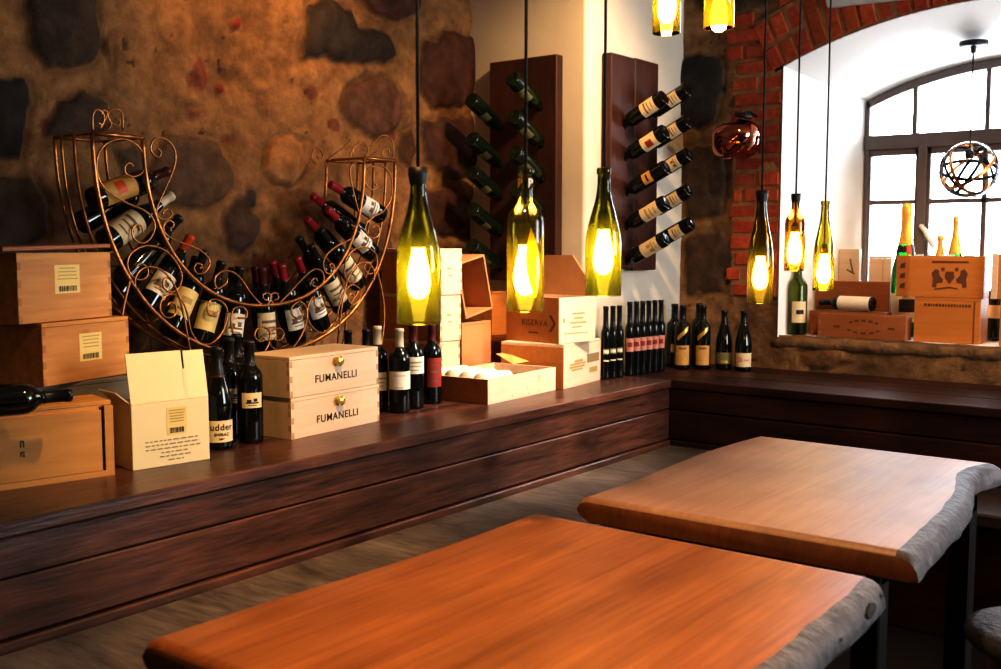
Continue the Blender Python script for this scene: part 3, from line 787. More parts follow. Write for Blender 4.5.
# ------------------------------------------------------------------ boards with bottles
def board(name, label, mats, fr_, ux, nrm, holes_r, rack_planks, z0, z1):
    pass
TILT = R(27)
BS = .93
def bottle_board(label, origin, U, Nn, planks, cols, kinds, group, blabels):
    """origin: on the wall face at z=0; U along the wall; Nn out of the wall"""
    U = Vector(U); Nn = Vector(Nn); Zv = Vector((0, 0, 1))
    r = thing('wall_mounted_bottle_board', label, 'bottle rack', origin)
    d = (Nn*math.cos(TILT)+Zv*math.sin(TILT)).normalized()       # neck -> base
    TH = .05; gap = .004
    cut = MB()
    bases = []
    for ci, col in enumerate(cols):
        for zi, B in enumerate(col):
            tip = B-d*(.3*BS)
            t_in = ((Vector(origin)+Nn*(TH+gap))-tip).dot(Nn)/d.dot(Nn)   # how far the neck sits in the board
            a = tip-d*.008-Vector(origin); b = tip+d*(t_in+.05)-Vector(origin)
            cut.tube([a, b], .0195, 16)
            bases.append((ci, zi, tip))
    cm = cut.mesh('cut', []); co = bpy.data.objects.new('cut', cm); C.objects.link(co)
    for (u0, u1, z0, z1) in planks:
        mb = MB(); pts = [U*uu+Nn*nn+Zv*zz for zz in (z0, z1) for nn in (gap, gap+TH) for uu in (u0, u1)]
        mb.add(pts, [(0, 2, 3, 1), (4, 5, 7, 6), (0, 1, 5, 4), (2, 6, 7, 3), (0, 4, 6, 2), (1, 3, 7, 5)])
        o = mb.build('board_plank', M['board'], r, bevel=.004)
        md = o.modifiers.new('b', 'BOOLEAN'); md.operation = 'DIFFERENCE'; md.object = co; md.solver = 'EXACT'
        loc = o.matrix_world.copy(); co.parent = r
        bpy.context.view_layer.update()
        me = bpy.data.meshes.new_from_object(o.evaluated_get(bpy.context.evaluated_depsgraph_get()))
        o.modifiers.clear(); old = o.data; o.data = me
        while len(me.materials) > 1: me.materials.pop()
        bpy.data.meshes.remove(old)
    bpy.data.objects.remove(co)
    for (ci, zi, tip) in bases:
        kd, glass, cap, labs, twist = kinds(ci, zi)
        hgt = PROF[kd][-1][1]
        base = tip+d*hgt*BS
        fdir = (Vector((0, 0, CAMZ))-base).normalized()
        mt = axis_mtx(base, -d, fdir) @ Matrix.Rotation(twist, 4, 'Z')
        bottle(kd, blabels(ci, zi), None, glass=glass, cap=cap, labs=labs, group=group, mtx=mt, s=BS)
ordn = ['topmost', 'second', 'third', 'fourth', 'lowest']
# right face of pillar
def kr(ci, zi):
    rnd = random.Random(ci*10+zi)
    lab = [('paper_c', .045, .125, 1.2, TXTM, ['ink_soft']), ('paper_c', .045, .130, 1.25, [(.3, .65, .3, .72, 1)], ['paper_r']),
           ('paper_o', .075, .125, .8, [(.2, .8, .4, .6, 1)], ['ink']), ('paper_c', .035, .135, 1.2, TXTM, ['ink_pale']), ('paper_c', .035, .135, 1.2, PICM, ['ink_pale'])][zi]
    if ci: lab = ('paper_c', .05, .115, 1.0, TXTM if zi != 2 else PICM, ['ink_soft'])
    return 'bordeaux', 'g_black', ('cap_black', .235), [lab], rnd.uniform(-.2, .2)
dx = ['', '', '', '', '']
rlab = ['cream text label', 'cream label with a red spot', 'small ochre label', 'long plain cream label', 'long cream label with faint picture']
XBs = PX+.054+.225*math.cos(TILT)
o_r = (PX, 0, 0)
cr1 = [at(x, y, X=XBs) for x, y in ((664.5, 97), (665.5, 131), (666.5, 167), (666, 202), (666, 238))]
cr2 = [at(x, y, X=XBs) for x, y in ((688, 89), (688.4, 121), (688.6, 154), (689, 190), (691, 223))]
pu = [at(x, 60, X=PX+.05).y for x in (611, 635, 658)]
zt_ = at(607, 51, X=PX+.05).z
zb_ = at(620, 269, X=PX+.05).z
bottle_board('dark brown two-plank bottle board on the window-side face of the white pillar', o_r, (0, 1, 0), (1, 0, 0),
             [(pu[0], pu[1]-.004, zb_, zt_), (pu[1], pu[2], zb_-.01, zt_+.004)], [cr1, cr2], kr, 'bottles on the window-side board',
             lambda ci, zi: f"{ordn[zi]} bottle {'half hidden in the outer column' if ci else 'with '+rlab[zi]+', inner column'} of the window-side board")
# front face of pillar
def kl(ci, zi):
    return 'bordeaux', 'g_green', ('cap_black', .235), [('paper_g', .09, .14, .8, [], [])] if ci == 0 else [('paper_g', .06, .14, .9, [(.3, .7, .3, .6, 1)], ['gold'])], .6+.1*zi
YBs = PY-.054-.225*math.cos(TILT)
cl1 = [at(x, y, Y=YBs) for x, y in ((471, 99), (471.5, 138), (472, 172), (472, 209), (472, 245))]
cl2 = [at(x, y, Y=YBs) for x, y in ((512, 78), (513.5, 116), (515, 152), (515.5, 189), (516, 227))]
pl = [at(x, 100, Y=PY-.05).x for x in (490, 557)]
bottle_board('dark brown bottle board on the shaded front face of the white pillar', (0, PY, 0), (1, 0, 0), (0, -1, 0),
             [(pl[0], pl[1], at(500, 280, Y=PY-.05).z, at(527, 58, Y=PY-.05).z)], [cl1, cl2], kl, 'bottles on the shaded board',
             lambda ci, zi: f"{ordn[zi]} unlit dark green bottle of the {'column by the pillar corner' if ci else 'column by the stone wall'} on the shaded board")

# ------------------------------------------------------------------ pendant bottle lamps
def lamp(label, kind, s, px, py_top, d, glass, cap=False, leaf=False, bulb_z=.085, bulb=1.0, cut=.012, group='bottle pendant lamps', power=1.0):
    top = PROF[kind][-1][1]
    p = at(px, py_top, d=d)                                   # top of the neck
    r = thing('pendant_lamp', label, 'pendant lamp', (p.x, p.y, p.z-top*s), 0, group)
    pr = [(a*s, z*s) for a, z in PROF[kind] if z >= cut and a > 0]
    pr[0] = (pr[0][0], pr[0][1])
    pr2 = [(pr[0][0]-.0028, pr[0][1]), (pr[0][0]-.0012, pr[0][1]-.0008)]+pr
    MB().lathe(pr2, 40).build('bottle_shade', glass, r)
    zz = H-(p.z-top*s)
    MB().tube([(0, 0, top*s-.02), (.001, 0, top*s+.3), (-.001, .001, zz-.3), (0, 0, zz)], .0032, 8).build('cord', M['cord'], r)
    MB().lathe([(0, zz-.03), (.04, zz-.03), (.045, zz-.02), (.045, zz-.001), (0, zz-.001)], 24).build('ceiling_rose', M['black'], r)
    bz = bulb_z*s
    MB().lathe([(0, bz+.052), (.0125, bz+.052), (.0135, bz+.06), (.0135, bz+.085), (.008, bz+.098), (0, bz+.098)], 16).build('lamp_socket', M['socket'], r)
    sk = r.children[-1]
    MB().tube([(0, 0, bz+.098), (0, 0, top*s-.02)], .003, 8).build('inner_cord', M['cord'], r)
    bp = [(0, -.044), (.009, -.042), (.017, -.035), (.0215, -.022), (.0222, -.008), (.0205, .008), (.0175, .024), (.0150, .034), (.0130, .040), (.0125, .052)]
    MB().lathe([(a*bulb, bz+z*bulb) for a, z in bp], 20).build('bulb', M['bulb'], sk)
    if cap:
        MB().lathe([((rad_at(kind, top-.02)+.0012)*s, (top-.03)*s), ((rad_at(kind, top-.006)+.002)*s, (top-.014)*s), ((rad_at(kind, top-.006)+.002)*s, (top+.001)*s), (.003, (top+.002)*s)], 20).build('neck_collar', M['socket'], r)
    if leaf:
        lf = MB(); rr = rad_at(kind, .1)*s+.0008
        outline = [(-.35, .16), (-.28, .13), (-.1, .13), (.25, .085), (.3, .055), (.55, .09), (.75, .12), (.72, .15), (.45, .175)]
        for i in range(10):
            t0, t1 = i/10, (i+1)/10
            def edge(t): z = .04+.14*t; w = .38*math.sin(PI*min(1, t*1.02))**.8; return z*s, .55-.25*t-w, .55-.25*t+w
            z0, a0, b0 = edge(t0); z1, a1, b1 = edge(t1)
            vs = []
            for (z_, a_, b_) in ((z0, a0, b0), (z1, a1, b1)):
                for k in range(5):
                    an = a_+(b_-a_)*k/4+YAW*.0; vs.append((rr*math.sin(an), -rr*math.cos(an), z_))
            lf.add(vs, [(k, k+1, 6+k, 5+k) for k in range(4)], 0, True)
        lo = lf.build('leaf_decal', M['leaf_card'], r, fixn=False); lo.rotation_euler.z = face_cam(p)
        for sg, mm in ((-1, 'gold'), (1, 'paper_w')):
            o = link('neck_lettering', text_mesh('B', .026, .0009), r); assign(o, [M[mm]])
            an = face_cam(p)+sg*.75; rn = (rad_at(kind, .27)+.0015)*s
            o.location = (rn*math.sin(an), -rn*math.cos(an), .268*s); o.rotation_euler = (PI/2, 0, an)
    return r
lamp('large olive green bottle lamp hanging lowest of all, in front of the pale stacked crates', 'burgundy', 1.0, 418, 168, 1.94, M['lg_green'], cap=True, bulb_z=.10)
lamp('clear olive bottle lamp with a yellow leaf and white neck letters', 'bordeaux', .985, 525.5, 168, 2.08, M['lg_olive'], leaf=True, bulb_z=.09, bulb=1.05)
lamp('plain green bottle lamp hanging before the pillar corner', 'burgundy', .98, 604, 168, 2.32, M['lg_green'], bulb_z=.105, bulb=1.05)
lamp('nearly black bottle lamp hanging before the brick jamb', 'hock', 1.05, 762, 191, 3.25, M['lg_dark'], cap=True, bulb_z=.095, bulb=1.1)
lamp('short amber square-shouldered bottle lamp above the green bottle on the sill', 'bordeaux', .94, 796, 194, 3.72, M['lg_amber'], cap=True, bulb_z=.09, bulb=1.2)
lamp('tall slender olive yellow bottle lamp with cord showing through its neck', 'hock', 1.0, 825.5, 201, 3.88, M['lg_yellow'], bulb_z=.085, bulb=1.15)
lamp('yellow bottle lamp cut off by the picture top before the white pillar', 'bordeaux', 1.0, 668, -79, 2.75, M['lg_yellow'], bulb_z=.085, bulb=1.1)
lamp('orange bottle lamp cut off by the picture top before the stone wall', 'bordeaux', 1.0, 721, -91, 2.6, M['lg_orange'], bulb_z=.045, bulb=1.0)

# ------------------------------------------------------------------ left ledge: crates
RZ = PI/2
def on(px, py, z=ZT): p = at(px, py, Z=z); return p
# wide crate with sliding lid front
p = on(113, 474)
dl = R(-12.6); W_ = .62
ux = Vector((-math.sin(dl), math.cos(dl), 0)); org = p-ux*W_
hB = .196; dB = .135
c1 = crate('wooden_wine_crate', 'plain honey-coloured crate with sliding front, lowest at the picture edge under the lying bottle', W_, dB, hB, org, RZ+dl, M['crate_b'], joints=False, lid='closed')
MB().box(.0, -.0145, .016, W_-.030, -.0005, hB-.022).build('sliding_panel', M['crate_b'], c1, bevel=.001)
g = MB(); g.box(W_-.030, -.006, .014, W_-.022, -.0008, hB-.016, 1); g.box(W_-.022, -.0145, .0, W_, -.0005, hB-.012, 0); g.box(0, -.0145, 0, W_-.022, -.0005, .0155, 0)
g.build('front_rails', [M['crate_b'], M['ink']], c1)
mk = MB(); u_ = W_-.225
for (a, b, cc, dd) in ((-.004, .004, .114, .118), (-.005, -.002, .1, .114), (.002, .005, .1, .114), (-.005, .005, .086, .09), (-.005, -.002, .078, .086), (.001, .005, .076, .084)):
    mk.quad([(u_+a, -.0152, cc), (u_+b, -.0152, cc), (u_+b, -.0152, dd), (u_+a, -.0152, dd)])
mk.build('stamp', M['ink'], c1, fixn=False)
# lying bottle on it
dirb = Vector((-math.sin(dl-.06), math.cos(dl-.06), 0))
tipL = at(71, 395, Z=ZT+hB+.0385)
base = tipL-dirb*.30
bottle('bordeaux', 'black wine bottle lying on the lowest honey-coloured crate', None, glass='g_black', cap=('cap_black', .235), mtx=axis_mtx(base, dirb, (0, 0, 1)))
# pine crates on the grey one
p = at(44, 387, X=-2.645); zg = p.z
q = at(130, 373, Z=zg); v = q-p; w2 = v.length; a2 = math.atan2(v.y, v.x)
gy = crate('wooden_wine_crate', 'weathered grey crate half hidden under the two pine crates', .41, .17, zg-ZT-.002, (-2.672, 1.365, ZT), RZ+R(3), M['grey_wood'], joints=False)
h2 = at(39.5, 324, X=p.x).z-zg
c2 = crate('wooden_wine_crate', 'pine crate with yellow barcode sticker, middle of the stack at the stone wall', w2, .17, h2, p, a2, M['crate'], group='pine crates with barcode stickers')
sticker(c2, 'front', w2, .17, h2, w2*.40, h2*.32, w2*.66, h2*.78, M['paper_y'])
zg += h2+.002
p = at(19, 321, X=-2.64); p.z = zg; a3 = a2+R(1.5)
q = at(121, 311, X=-2.71); w3 = (Vector((q.x, q.y, 0))-Vector((p.x, p.y, 0))).length
h3 = at(18, 253, X=p.x).z-zg
c3 = crate('wooden_wine_crate', 'pine crate with loose lid and pale sticker, topmost of the stack', w3, .17, h3, p, a3, M['crate'], lid='open', group='pine crates with barcode stickers')
sticker(c3, 'front', w3, .17, h3, w3*.37, h3*.40, w3*.64, h3*.82, M['paper_y'])
ld = MB().box(-.055, -.014, h3+.002, w3*.975, .17, h3+.014).build('lid', M['crate_red'], c3, bevel=.002); ld.rotation_euler.y = R(-1.2); ld.location.z = .003
# white carton with open flap
p = on(133, 471); q = on(210, 459); v = q-p; w = v.length; a = math.atan2(v.y, v.x); h = .176; d_ = .125
cr = thing('cardboard_carton', 'white cardboard carton tinted warm-light yellow, with its front flap standing open', 'carton', p, a)
mb = MB(); t = .004
mb.box(0, 0, 0, w, t, h); mb.box(0, d_-t, 0, w, d_, h); mb.box(0, t, 0, t, d_-t, h); mb.box(w-t, t, 0, w, d_-t, h); mb.box(t, t, 0, w-t, d_-t, t)
mb.build('carton_body', M['card'], cr, bevel=.001)
fl = MB(); fh = .135
fl.box(0, 0, 0, w*.70, t*.8, fh); fl.box(w*.725, 0, 0, w, t*.8, fh-.002); fl.box(w*.69, 0, 0, w*.73, t*.8, fh*.62)
fo = fl.build('front_flap', M['card'], cr); fo.location = (0, .001, h+.001); fo.rotation_euler = (R(-11), 0, 0)
sf = MB().box(0, .0, 0, t*.8, d_-.02, .05).build('side_flap', M['card_side'], cr); sf.location = (0, .01, h); sf.rotation_euler = (0, R(-48), 0)
sticker(cr, 'front', w, d_, h, w*.44, h*.47, w*.70, h*.90, M['paper_y'], lines=5)
tx = MB(); rnd = random.Random(4)
for i in range(6):
    vv = h*(.40-.062*i); half = w*(.34, .36, .38, .2, .24, .15)[i]
    x = w*.5-half+w*.02*i
    while x < w*.5+half:
        l = rnd.uniform(.006, .02); rect(tx, 'front', w, d_, h, x, vv-.0016, min(x+l, w*.5+half), vv+.0016, .0008, 0); x += l+.004
tx.build('printed_address', M['ink_print'], cr, fixn=False)
# Fumanelli boxes
hf = .127
p = on(291.7, 440); q = on(379.6, 421); v = q-p; wf = v.length; af = math.atan2(v.y, v.x)
for i, lbl in enumerate(('lower pale wooden box with brass knob and FUMANELLI lettering, standing on the ledge', 'upper pale wooden box with brass knob and FUMANELLI lettering, stacked on its twin')):
    loc = Vector(p)+Vector((0, 0, i*(hf+.0015)))
    if i: loc += Vector((math.cos(af), math.sin(af), 0))*-.004
    b = crate('wooden_wine_crate', lbl, wf, .20, hf, loc, af, M['crate_pale'], M['endgrain_pale'], group='FUMANELLI boxes')
    lettering(b, 'FUMANELLI', .034, 'front', wf, .20, hf, wf*.50, hf*.37, M['ink'], bold=.0001, sx=1.04)
    k = MB().lathe([(0, 0), (.010, 0), (.010, .003), (.006, .006), (.006, .010), (.012, .014), (.0135, .019), (.010, .024), (0, .025)], 18).build('knob', M['brass'], b)
    k.location = (wf*.50, 0, hf*.77); k.scale = (1.2, 1.2, 1); k.rotation_euler = (PI/2, 0, 0)
# dark bottles before the Fumanelli boxes
labB = [('paper_c', .105, .150, .85, PICM, ['ink'])]
pB = on(219, 447.5)
b = bottle('burgundy', 'black bottle with large cream udder SHIRAZ label between carton and twin bottles', pB, face_cam(pB, .12), labs=[('paper_c', .022, .086, 1.15, [], [])], cap=('cap_black', .215))
def curved_text(o, body, size, r_, z, ang, m):
    me = text_mesh(body, size, .0003).copy()
    for v_ in me.vertices:
        an = ang+v_.co.x/r_; rr = r_+.0004; v_.co = (rr*math.sin(an), -rr*math.cos(an), z+v_.co.y)
    t_ = link('lettering', me, o); assign(t_, [m]); return t_
curved_text(b, 'udder', .026, .0425, .066, .1, M['ink']); curved_text(b, 'SHIRAZ', .012, .0425, .045, .1, M['ink']); curved_text(b, '2009', .008, .0425, .032, .1, M['ink_soft'])
MB().lathe([(rad_at('burgundy', .214)+.0012, .212), (rad_at('burgundy', .218)+.0014, .218)], 24).build('neck_band', M['cap_dred'], b)
for i, (px, py, lbl) in enumerate(((251, 441.5, 'black bottle with small cream picture label touching the FUMANELLI boxes'), (231, 436, 'black bottle with small cream picture label behind the udder SHIRAZ bottle'), (238.5, 428, 'unlabelled black bottle rearmost of the four beside the carton'))):
    p = on(px, py); bottle('bordeaux', lbl, p, face_cam(p, .18), labs=labB if i < 2 else [], cap=('cap_black', .225), s=1.03)
# bottles behind the Fumanelli boxes
p = on(378, 410.5); bottle('bordeaux', 'bottle with cream capsule half hidden behind the FUMANELLI boxes', p, face_cam(p, .1), cap=('cap_cream', .235), labs=[('paper_w', .075, .14, 1.2, TXTM, ['ink_pale'])], s=1.02)
p = on(400, 412); bottle('bordeaux', 'bottle with cream capsule and broad cream label standing in front of the trio', p, face_cam(p, .05), cap=('cap_cream', .235), labs=[('paper_w', .085, .150, 1.35, [(.25, .7, .75, .78, 1), (.3, .6, .1, .13, 1)], ['ink_pale'])], s=1.0)
p = on(413.5, 408); bottle('bordeaux', 'bottle with dark red capsule and white label behind the cream-capped one', p, face_cam(p, .1), cap=('cap_dred', .235), labs=[('paper_w', .125, .185, 1.3, TXTM, ['ink_pale'])], s=1.04)
p = on(432, 403); bottle('bordeaux', 'bottle with red capsule and tall dark red label beside the open tray', p, face_cam(p, .35), cap=('cap_dred', .235), labs=[('paper_r', .065, .175, .85, [(.2, .8, .75, .78, 1), (.2, .8, .5, .56, 1), (.25, .7, .2, .24, 1)], ['ink_soft'])], s=1.0)
# round dark things under rack foot (two bottles lying behind)
for px, lbl in ((348, 'small dark bottle neck showing just above the FUMANELLI lid'), (366, 'dark bottle neck showing beside the end of the FUMANELLI lid')):
    p = at(px, 332, X=-2.80); p.z = ZT
    bottle('bordeaux', lbl, p, face_cam(p), s=.94 if px < 360 else .93, labs=[])

# open tray with wrapped bottles
p = on(488, 405); q = on(555.7, 390); v = q-p; wt = v.length; at_ = math.atan2(v.y, v.x); ht = .095; dt = .31
tr = crate('open_wine_tray', 'shallow open pale crate of paper-wrapped bottles at the ledge front', wt, dt, ht, p, at_, M['crate_pale'], M['endgrain_pale'], lid='open', joints=False, cat='wine crate')
MB().box(-.0015, .0005, .001, 0, dt, ht).build('shade_end', M['crate_orange'], tr)  # darker end colour stands in for shade on this face
sticker(tr, 'front', wt, dt, ht, wt*.70, ht*.5, wt*.76, ht*.82, M['card_side'], lines=3, barcode=False)
nl = MB()
for (u, vv) in ((.33, .13), (.55, .30), (.57, .1), (.73, .1)): rect(nl, 'front', wt, dt, ht, wt*u, ht*vv, wt*u+.004, ht*vv+.005, .0008, 0)
nl.build('nails', M['ink_soft'], tr, fixn=False)
words = ['first', 'second', 'third', 'fourth']
for i in range(4):
    loc = tr.matrix_basis @ Vector((.0175, .053+i*.0685, .082+.002*i))
    dv = tr.matrix_basis.to_3x3() @ Vector((1, 0, -.02))
    mt = axis_mtx(loc, dv, (0, 0, 1)) @ Matrix.Diagonal((.835, .835, .95, 1))
    r = thing('wrapped_bottle', f'{words[i]} paper-wrapped bottle counted from the front board of the open tray', 'wine bottle', (0, 0, 0), 0, 'wrapped bottles in the tray')
    r.matrix_world = mt
    mb = MB(); prof = [(0, -.002), (.034, -.002), (.0385, .006), (.0395, .02), (.0390, .12), (.0385, .17), (.036, .2)]
    mb.lathe(prof, 24)
    o = mb.build('paper_wrap', M['wrap'], r)
    for v_ in o.data.vertices: v_.co += Vector((noise.noise(v_.co*60+Vector((i, 0, 0))), noise.noise(v_.co*55+Vector((0, i, 7))), 0))*.0018
    o2 = link('glass', MB().lathe([(.0355, .199), (.03, .212), (.0215, .222), (.0155, .231), (.014, .242), (.0138, .27), (0, .27)], 20).mesh('neck', [M['g_black']]), r)
p = tr.matrix_basis @ Vector((wt*.70, .08, .092))
fl = MB().add([(0, 0, 0), (.12, 0, .0), (.1, .12, .03), (.02, .1, .035), (.05, .04, .03)], [(0, 1, 4), (1, 2, 4), (2, 3, 4), (3, 0, 4)])
w_ = fl.build('wrapping_paper', M['paper_ochre'], fixn=False); w_.location = tr.matrix_basis @ Vector((wt*.66, .1, ht+.022)); w_.rotation_euler.z = at_
tag(w_, 'crumpled sheet of ochre wrapping paper on the open tray', 'paper')
bb = Vector(on(447, 372, ZT)); bb = at(446, 384, Z=ZT)
# stack: two crates at the pillar corner
p = on(563.6, 389.4); q = on(600.4, 379.8); v = q-p; ws_ = v.length; as_ = math.atan2(v.y, v.x); hs = .186; ds = .30
s1 = crate('wooden_wine_crate', 'pine crate with lit front and shaded side painted in, lower of the pair before the slim bottles', ws_, ds, hs, p, as_, M['crate_pale'], joints=False)
MB().box(-.0015, .0005, .001, 0, ds, hs-.013).build('shade_side', M['crate_orange'], s1)  # thin overlay paints the unlit side darker than the lit front
fm = MB()
for (u0, v0, u1, v1, mi) in ((.62, .48, .95, .68, 1), (.68, .24, .9, .36, 0), (.15, .42, .55, .47, 0), (.2, .36, .5, .40, 0), (.16, .49, .58, .53, 0), (.28, .54, .5, .60, 0)):
    rect(fm, 'front', ws_, ds, hs, ws_*u0, hs*v0, ws_*u1, hs*v1, .0008, mi)
fm.build('stamped_print', [M['ink_pale'], M['ink_print']], s1, fixn=False)
zz = ZT+hs+.002
p = at(559, 344, Z=zz); q = at(595, 340.5, Z=zz); v = q-p; w4 = v.length; a4 = math.atan2(v.y, v.x); h4 = .19; d4 = .31
s2 = crate('wooden_wine_crate', 'open crate stamped RISERVA with raised lid, upper of the pair at the pillar', w4, d4, h4, p, a4, M['crate_pale'], joints=False, lid='open')
MB().box(-.0015, .0005, .001, 0, d4, h4).build('shade_side', M['crate_orange'], s2)  # shade on this side put in as a darker orange skin
lo_ = lettering(s2, 'RISERVA', .036, 'left', w4, d4, h4, d4*.55, h4*.42, M['burn'], bold=.0004, sx=1.05); lo_.location.x = -.0024
sp_ = MB(); rect(sp_, 'left', w4, d4, h4, d4*.44, h4*.19, d4*.62, h4*.225, .0022, 0)
for s_ in (1, -1):
    pts = [(d4*.82, h4*.43+s_*.034), (d4*.87, h4*.43+s_*.034), (d4*.95, h4*.43), (d4*.90, h4*.43)]
    sp_.quad([decal_pt('left', w4, d4, h4, *q_, .0022) for q_ in pts])
sp_.build('arrow_stamp', M['burn'], s2, fixn=False)
fm = MB()
for (u0, v0, u1, v1) in ((.35, .62, .7, .66), (.4, .52, .66, .56), (.3, .42, .75, .46), (.35, .33, .62, .36), (.1, .45, .16, .55), (.12, .2, .8, .22)):
    rect(fm, 'front', w4, d4, h4, w4*u0, h4*v0, w4*u1, h4*v1, .0008, 0)
fm.build('stamped_print', M['ink_pale'], s2, fixn=False)
yz = [(.045, 0), (d4, 0), (d4, .172), (.135, .172), (.055, .085)]
lm = MB().add([(0, y, z) for y, z in yz]+[(.009, y, z) for y, z in yz], [(0, 1, 2, 3, 4), (9, 8, 7, 6, 5)]+[(k, (k+1) % 5, 5+(k+1) % 5, 5+k) for k in range(5)])
l_ = lm.build('lid', M['kraft'], s2, bevel=.001); l_.location = (w4-.010, 0, h4+.001); l_.rotation_euler.y = R(4)
# plain box behind, left
c = crate('wooden_wine_crate', 'plain orange crate behind the stamped RISERVA crate', .12, .2, .20, at(503, 343, Y=3.62)+Vector((-.14, .10, 0)), RZ, M['crate_orange'], joints=False)
c.location.z = ZT+.187
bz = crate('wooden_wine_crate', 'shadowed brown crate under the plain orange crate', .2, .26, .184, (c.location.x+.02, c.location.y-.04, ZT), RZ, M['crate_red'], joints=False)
# tall thin pale crates stack of three
tl = ['lowest narrow pale crate of the three stacked behind the big green lamp', 'middle narrow pale crate of the three stacked behind the big green lamp', 'topmost narrow pale crate of the three stacked behind the big green lamp']
p0 = at(440, 342, X=-2.765)
zq = ZT
for i in range(3):
    hh = (p0.z-ZT-.001) if i == 0 else .187
    hh = max(.15, hh)
    o = crate('wooden_wine_crate', tl[i], .128, .34, hh, (p0.x+(.002*i), p0.y, zq), RZ+R(1-2*i), M['crate_pale'], M['endgrain_pale'], group='narrow pale crates')
    MB().box(-.0015, .013, .001, 0, .34, hh-.013).build('shade_side', M['crate_orange'], o)  # side away from the light coloured darker by a thin skin
    if i:
        fm = MB()
        for (u0, v0, u1, v1) in ((.3, .55, .5, .59), (.35, .40, .55, .43)): rect(fm, 'front', .128, .34, hh, .128*u0, hh*v0, .128*u1, hh*v1, .0008, 0)
        fm.build('stamped_print', M['ink_pale'], o, fixn=False)
    zq += hh+.0015
# tilted open kraft box
p = at(466, 322, X=-2.80)
op = thing('open_wooden_box', 'empty tan box tipped on its side beside the narrow pale crates', 'box', p, RZ+R(-6))
ob_ = MB(); w, d_, h = .17, .16, .24; t = .009
ob_.box(0, 0, 0, t, d_, h); ob_.box(w-t, 0, 0, w, d_, h); ob_.box(t, 0, 0, w-t, d_, t); ob_.box(t, 0, h-t, w-t, d_, h); ob_.box(t, d_-t, t, w-t, d_, h-t)
o = ob_.build('box_body', [M['kraft']], op, bevel=.001); o.rotation_euler = (0, R(-13), 0)
sup = crate('wooden_wine_crate', 'low brown box under the tipped tan box', .20, .2, p.z-ZT-.004, (p.x-.015, p.y-.01, ZT), RZ, M['kraft'], joints=False, cat='box')
op.location.z = p.z+.012
# ------------------------------------------------------------------ row of slim bottles and the corner bottles
pa, pz = on(603.5, 379.5), on(661, 371.2)
names9 = ['first', 'second', 'third', 'fourth', 'fifth', 'sixth', 'seventh', 'eighth', 'ninth']
pos = [.03, .145, .255, .43, .545, .655, .765, .875, .985]
for i in range(9):
    p = pa.lerp(pz, pos[i]); p.z = ZT
    if i < 3: labs = [('paper_g', .115, .14, .7, [(.1, .9, .2, .8, 1)], ['paper_w']), ('paper_g', .082, .09, .7, [(.1, .9, .1, .9, 1)], ['paper_w'])]
    else: labs = [('paper_p', .11, .17, 1.0, [(.25, .75, .35, .7, 1)], ['paper_r'])]
    bottle('slim', f"{names9[i]} slim black bottle from the crate pair in the long row, {'two thin silver labels' if i < 3 else 'pink label'}", p, face_cam(p, .15), labs=labs, cap=('cap_black', .235), group='slim bottles in a row', s=(.88, .88, .98 if i < 3 else 1.02))
cb = [(672, 366.5, 'bordeaux', 'burgundy', 'small square label', [('paper_o', .07, .11, .5, [], [])], 'black bottle first in the corner beside the slim row, small ochre label'),
      (682, 367.5, 'bordeaux', '', '', [('paper_o', .022, .115, .95, [(.25, .75, .8, .9, 1)], ['ink_soft'])], 'black bottle with gold neck streak and tall ochre label in the corner'),
      (690.5, 361, 'bordeaux', '', '', [], 'unlabelled black bottle standing rearmost in the corner against the wall'),
      (702, 367.5, 'bordeaux', '', '', [('paper_o', .022, .115, .95, [(.25, .75, .8, .9, 1)], ['ink_soft'])], 'black bottle with gold shoulder band and tall ochre label, last of the corner bottles'),
      (723.5, 367.5, 'burgundy', '', '', [('paper_g', .03, .088, 1.1, [(.3, .7, .1, .3, 1)], ['gold'])], 'burgundy-shaped bottle with dull olive label on the back ledge'),
      (743, 369, 'burgundy', '', '', [('paper_c', .022, .092, 1.15, [(.15, .45, .35, .7, 1), (.5, .8, .4, .55, 1)], ['paper_p'])], 'burgundy-shaped bottle with broad cream picture label below the brick jamb')]
for i, (px, py, kd, _, _, labs, lbl) in enumerate(cb):
    p = on(px, py+1.5); p.y = min(p.y, 4.745 if i in (2, 4, 5) else 4.655)
    if i == 0: p += Vector((-.035, .085, 0))
    if i == 2: p.x += .07
    o = bottle(kd, lbl, p, face_cam(p, .05), labs=labs, cap=('cap_black', .235), s=1.02 if kd == 'bordeaux' else .95)
    if i in (1, 3):
        sg = MB()
        for k in range(10):
            t0, t1 = k/10, (k+1)/10
            vs = []
            for t in (t0, t1):
                a_ = -.7+1.4*t; zc_ = .135+.05*t; rr = .0384
                vs += [(rr*math.sin(a_), -rr*math.cos(a_), zc_), (rr*math.sin(a_), -rr*math.cos(a_), zc_+.022)]
            sg.add(vs, [(0, 2, 3, 1)], 0, True)
        sg.build('gold_sash', M['gold'], o, fixn=False)

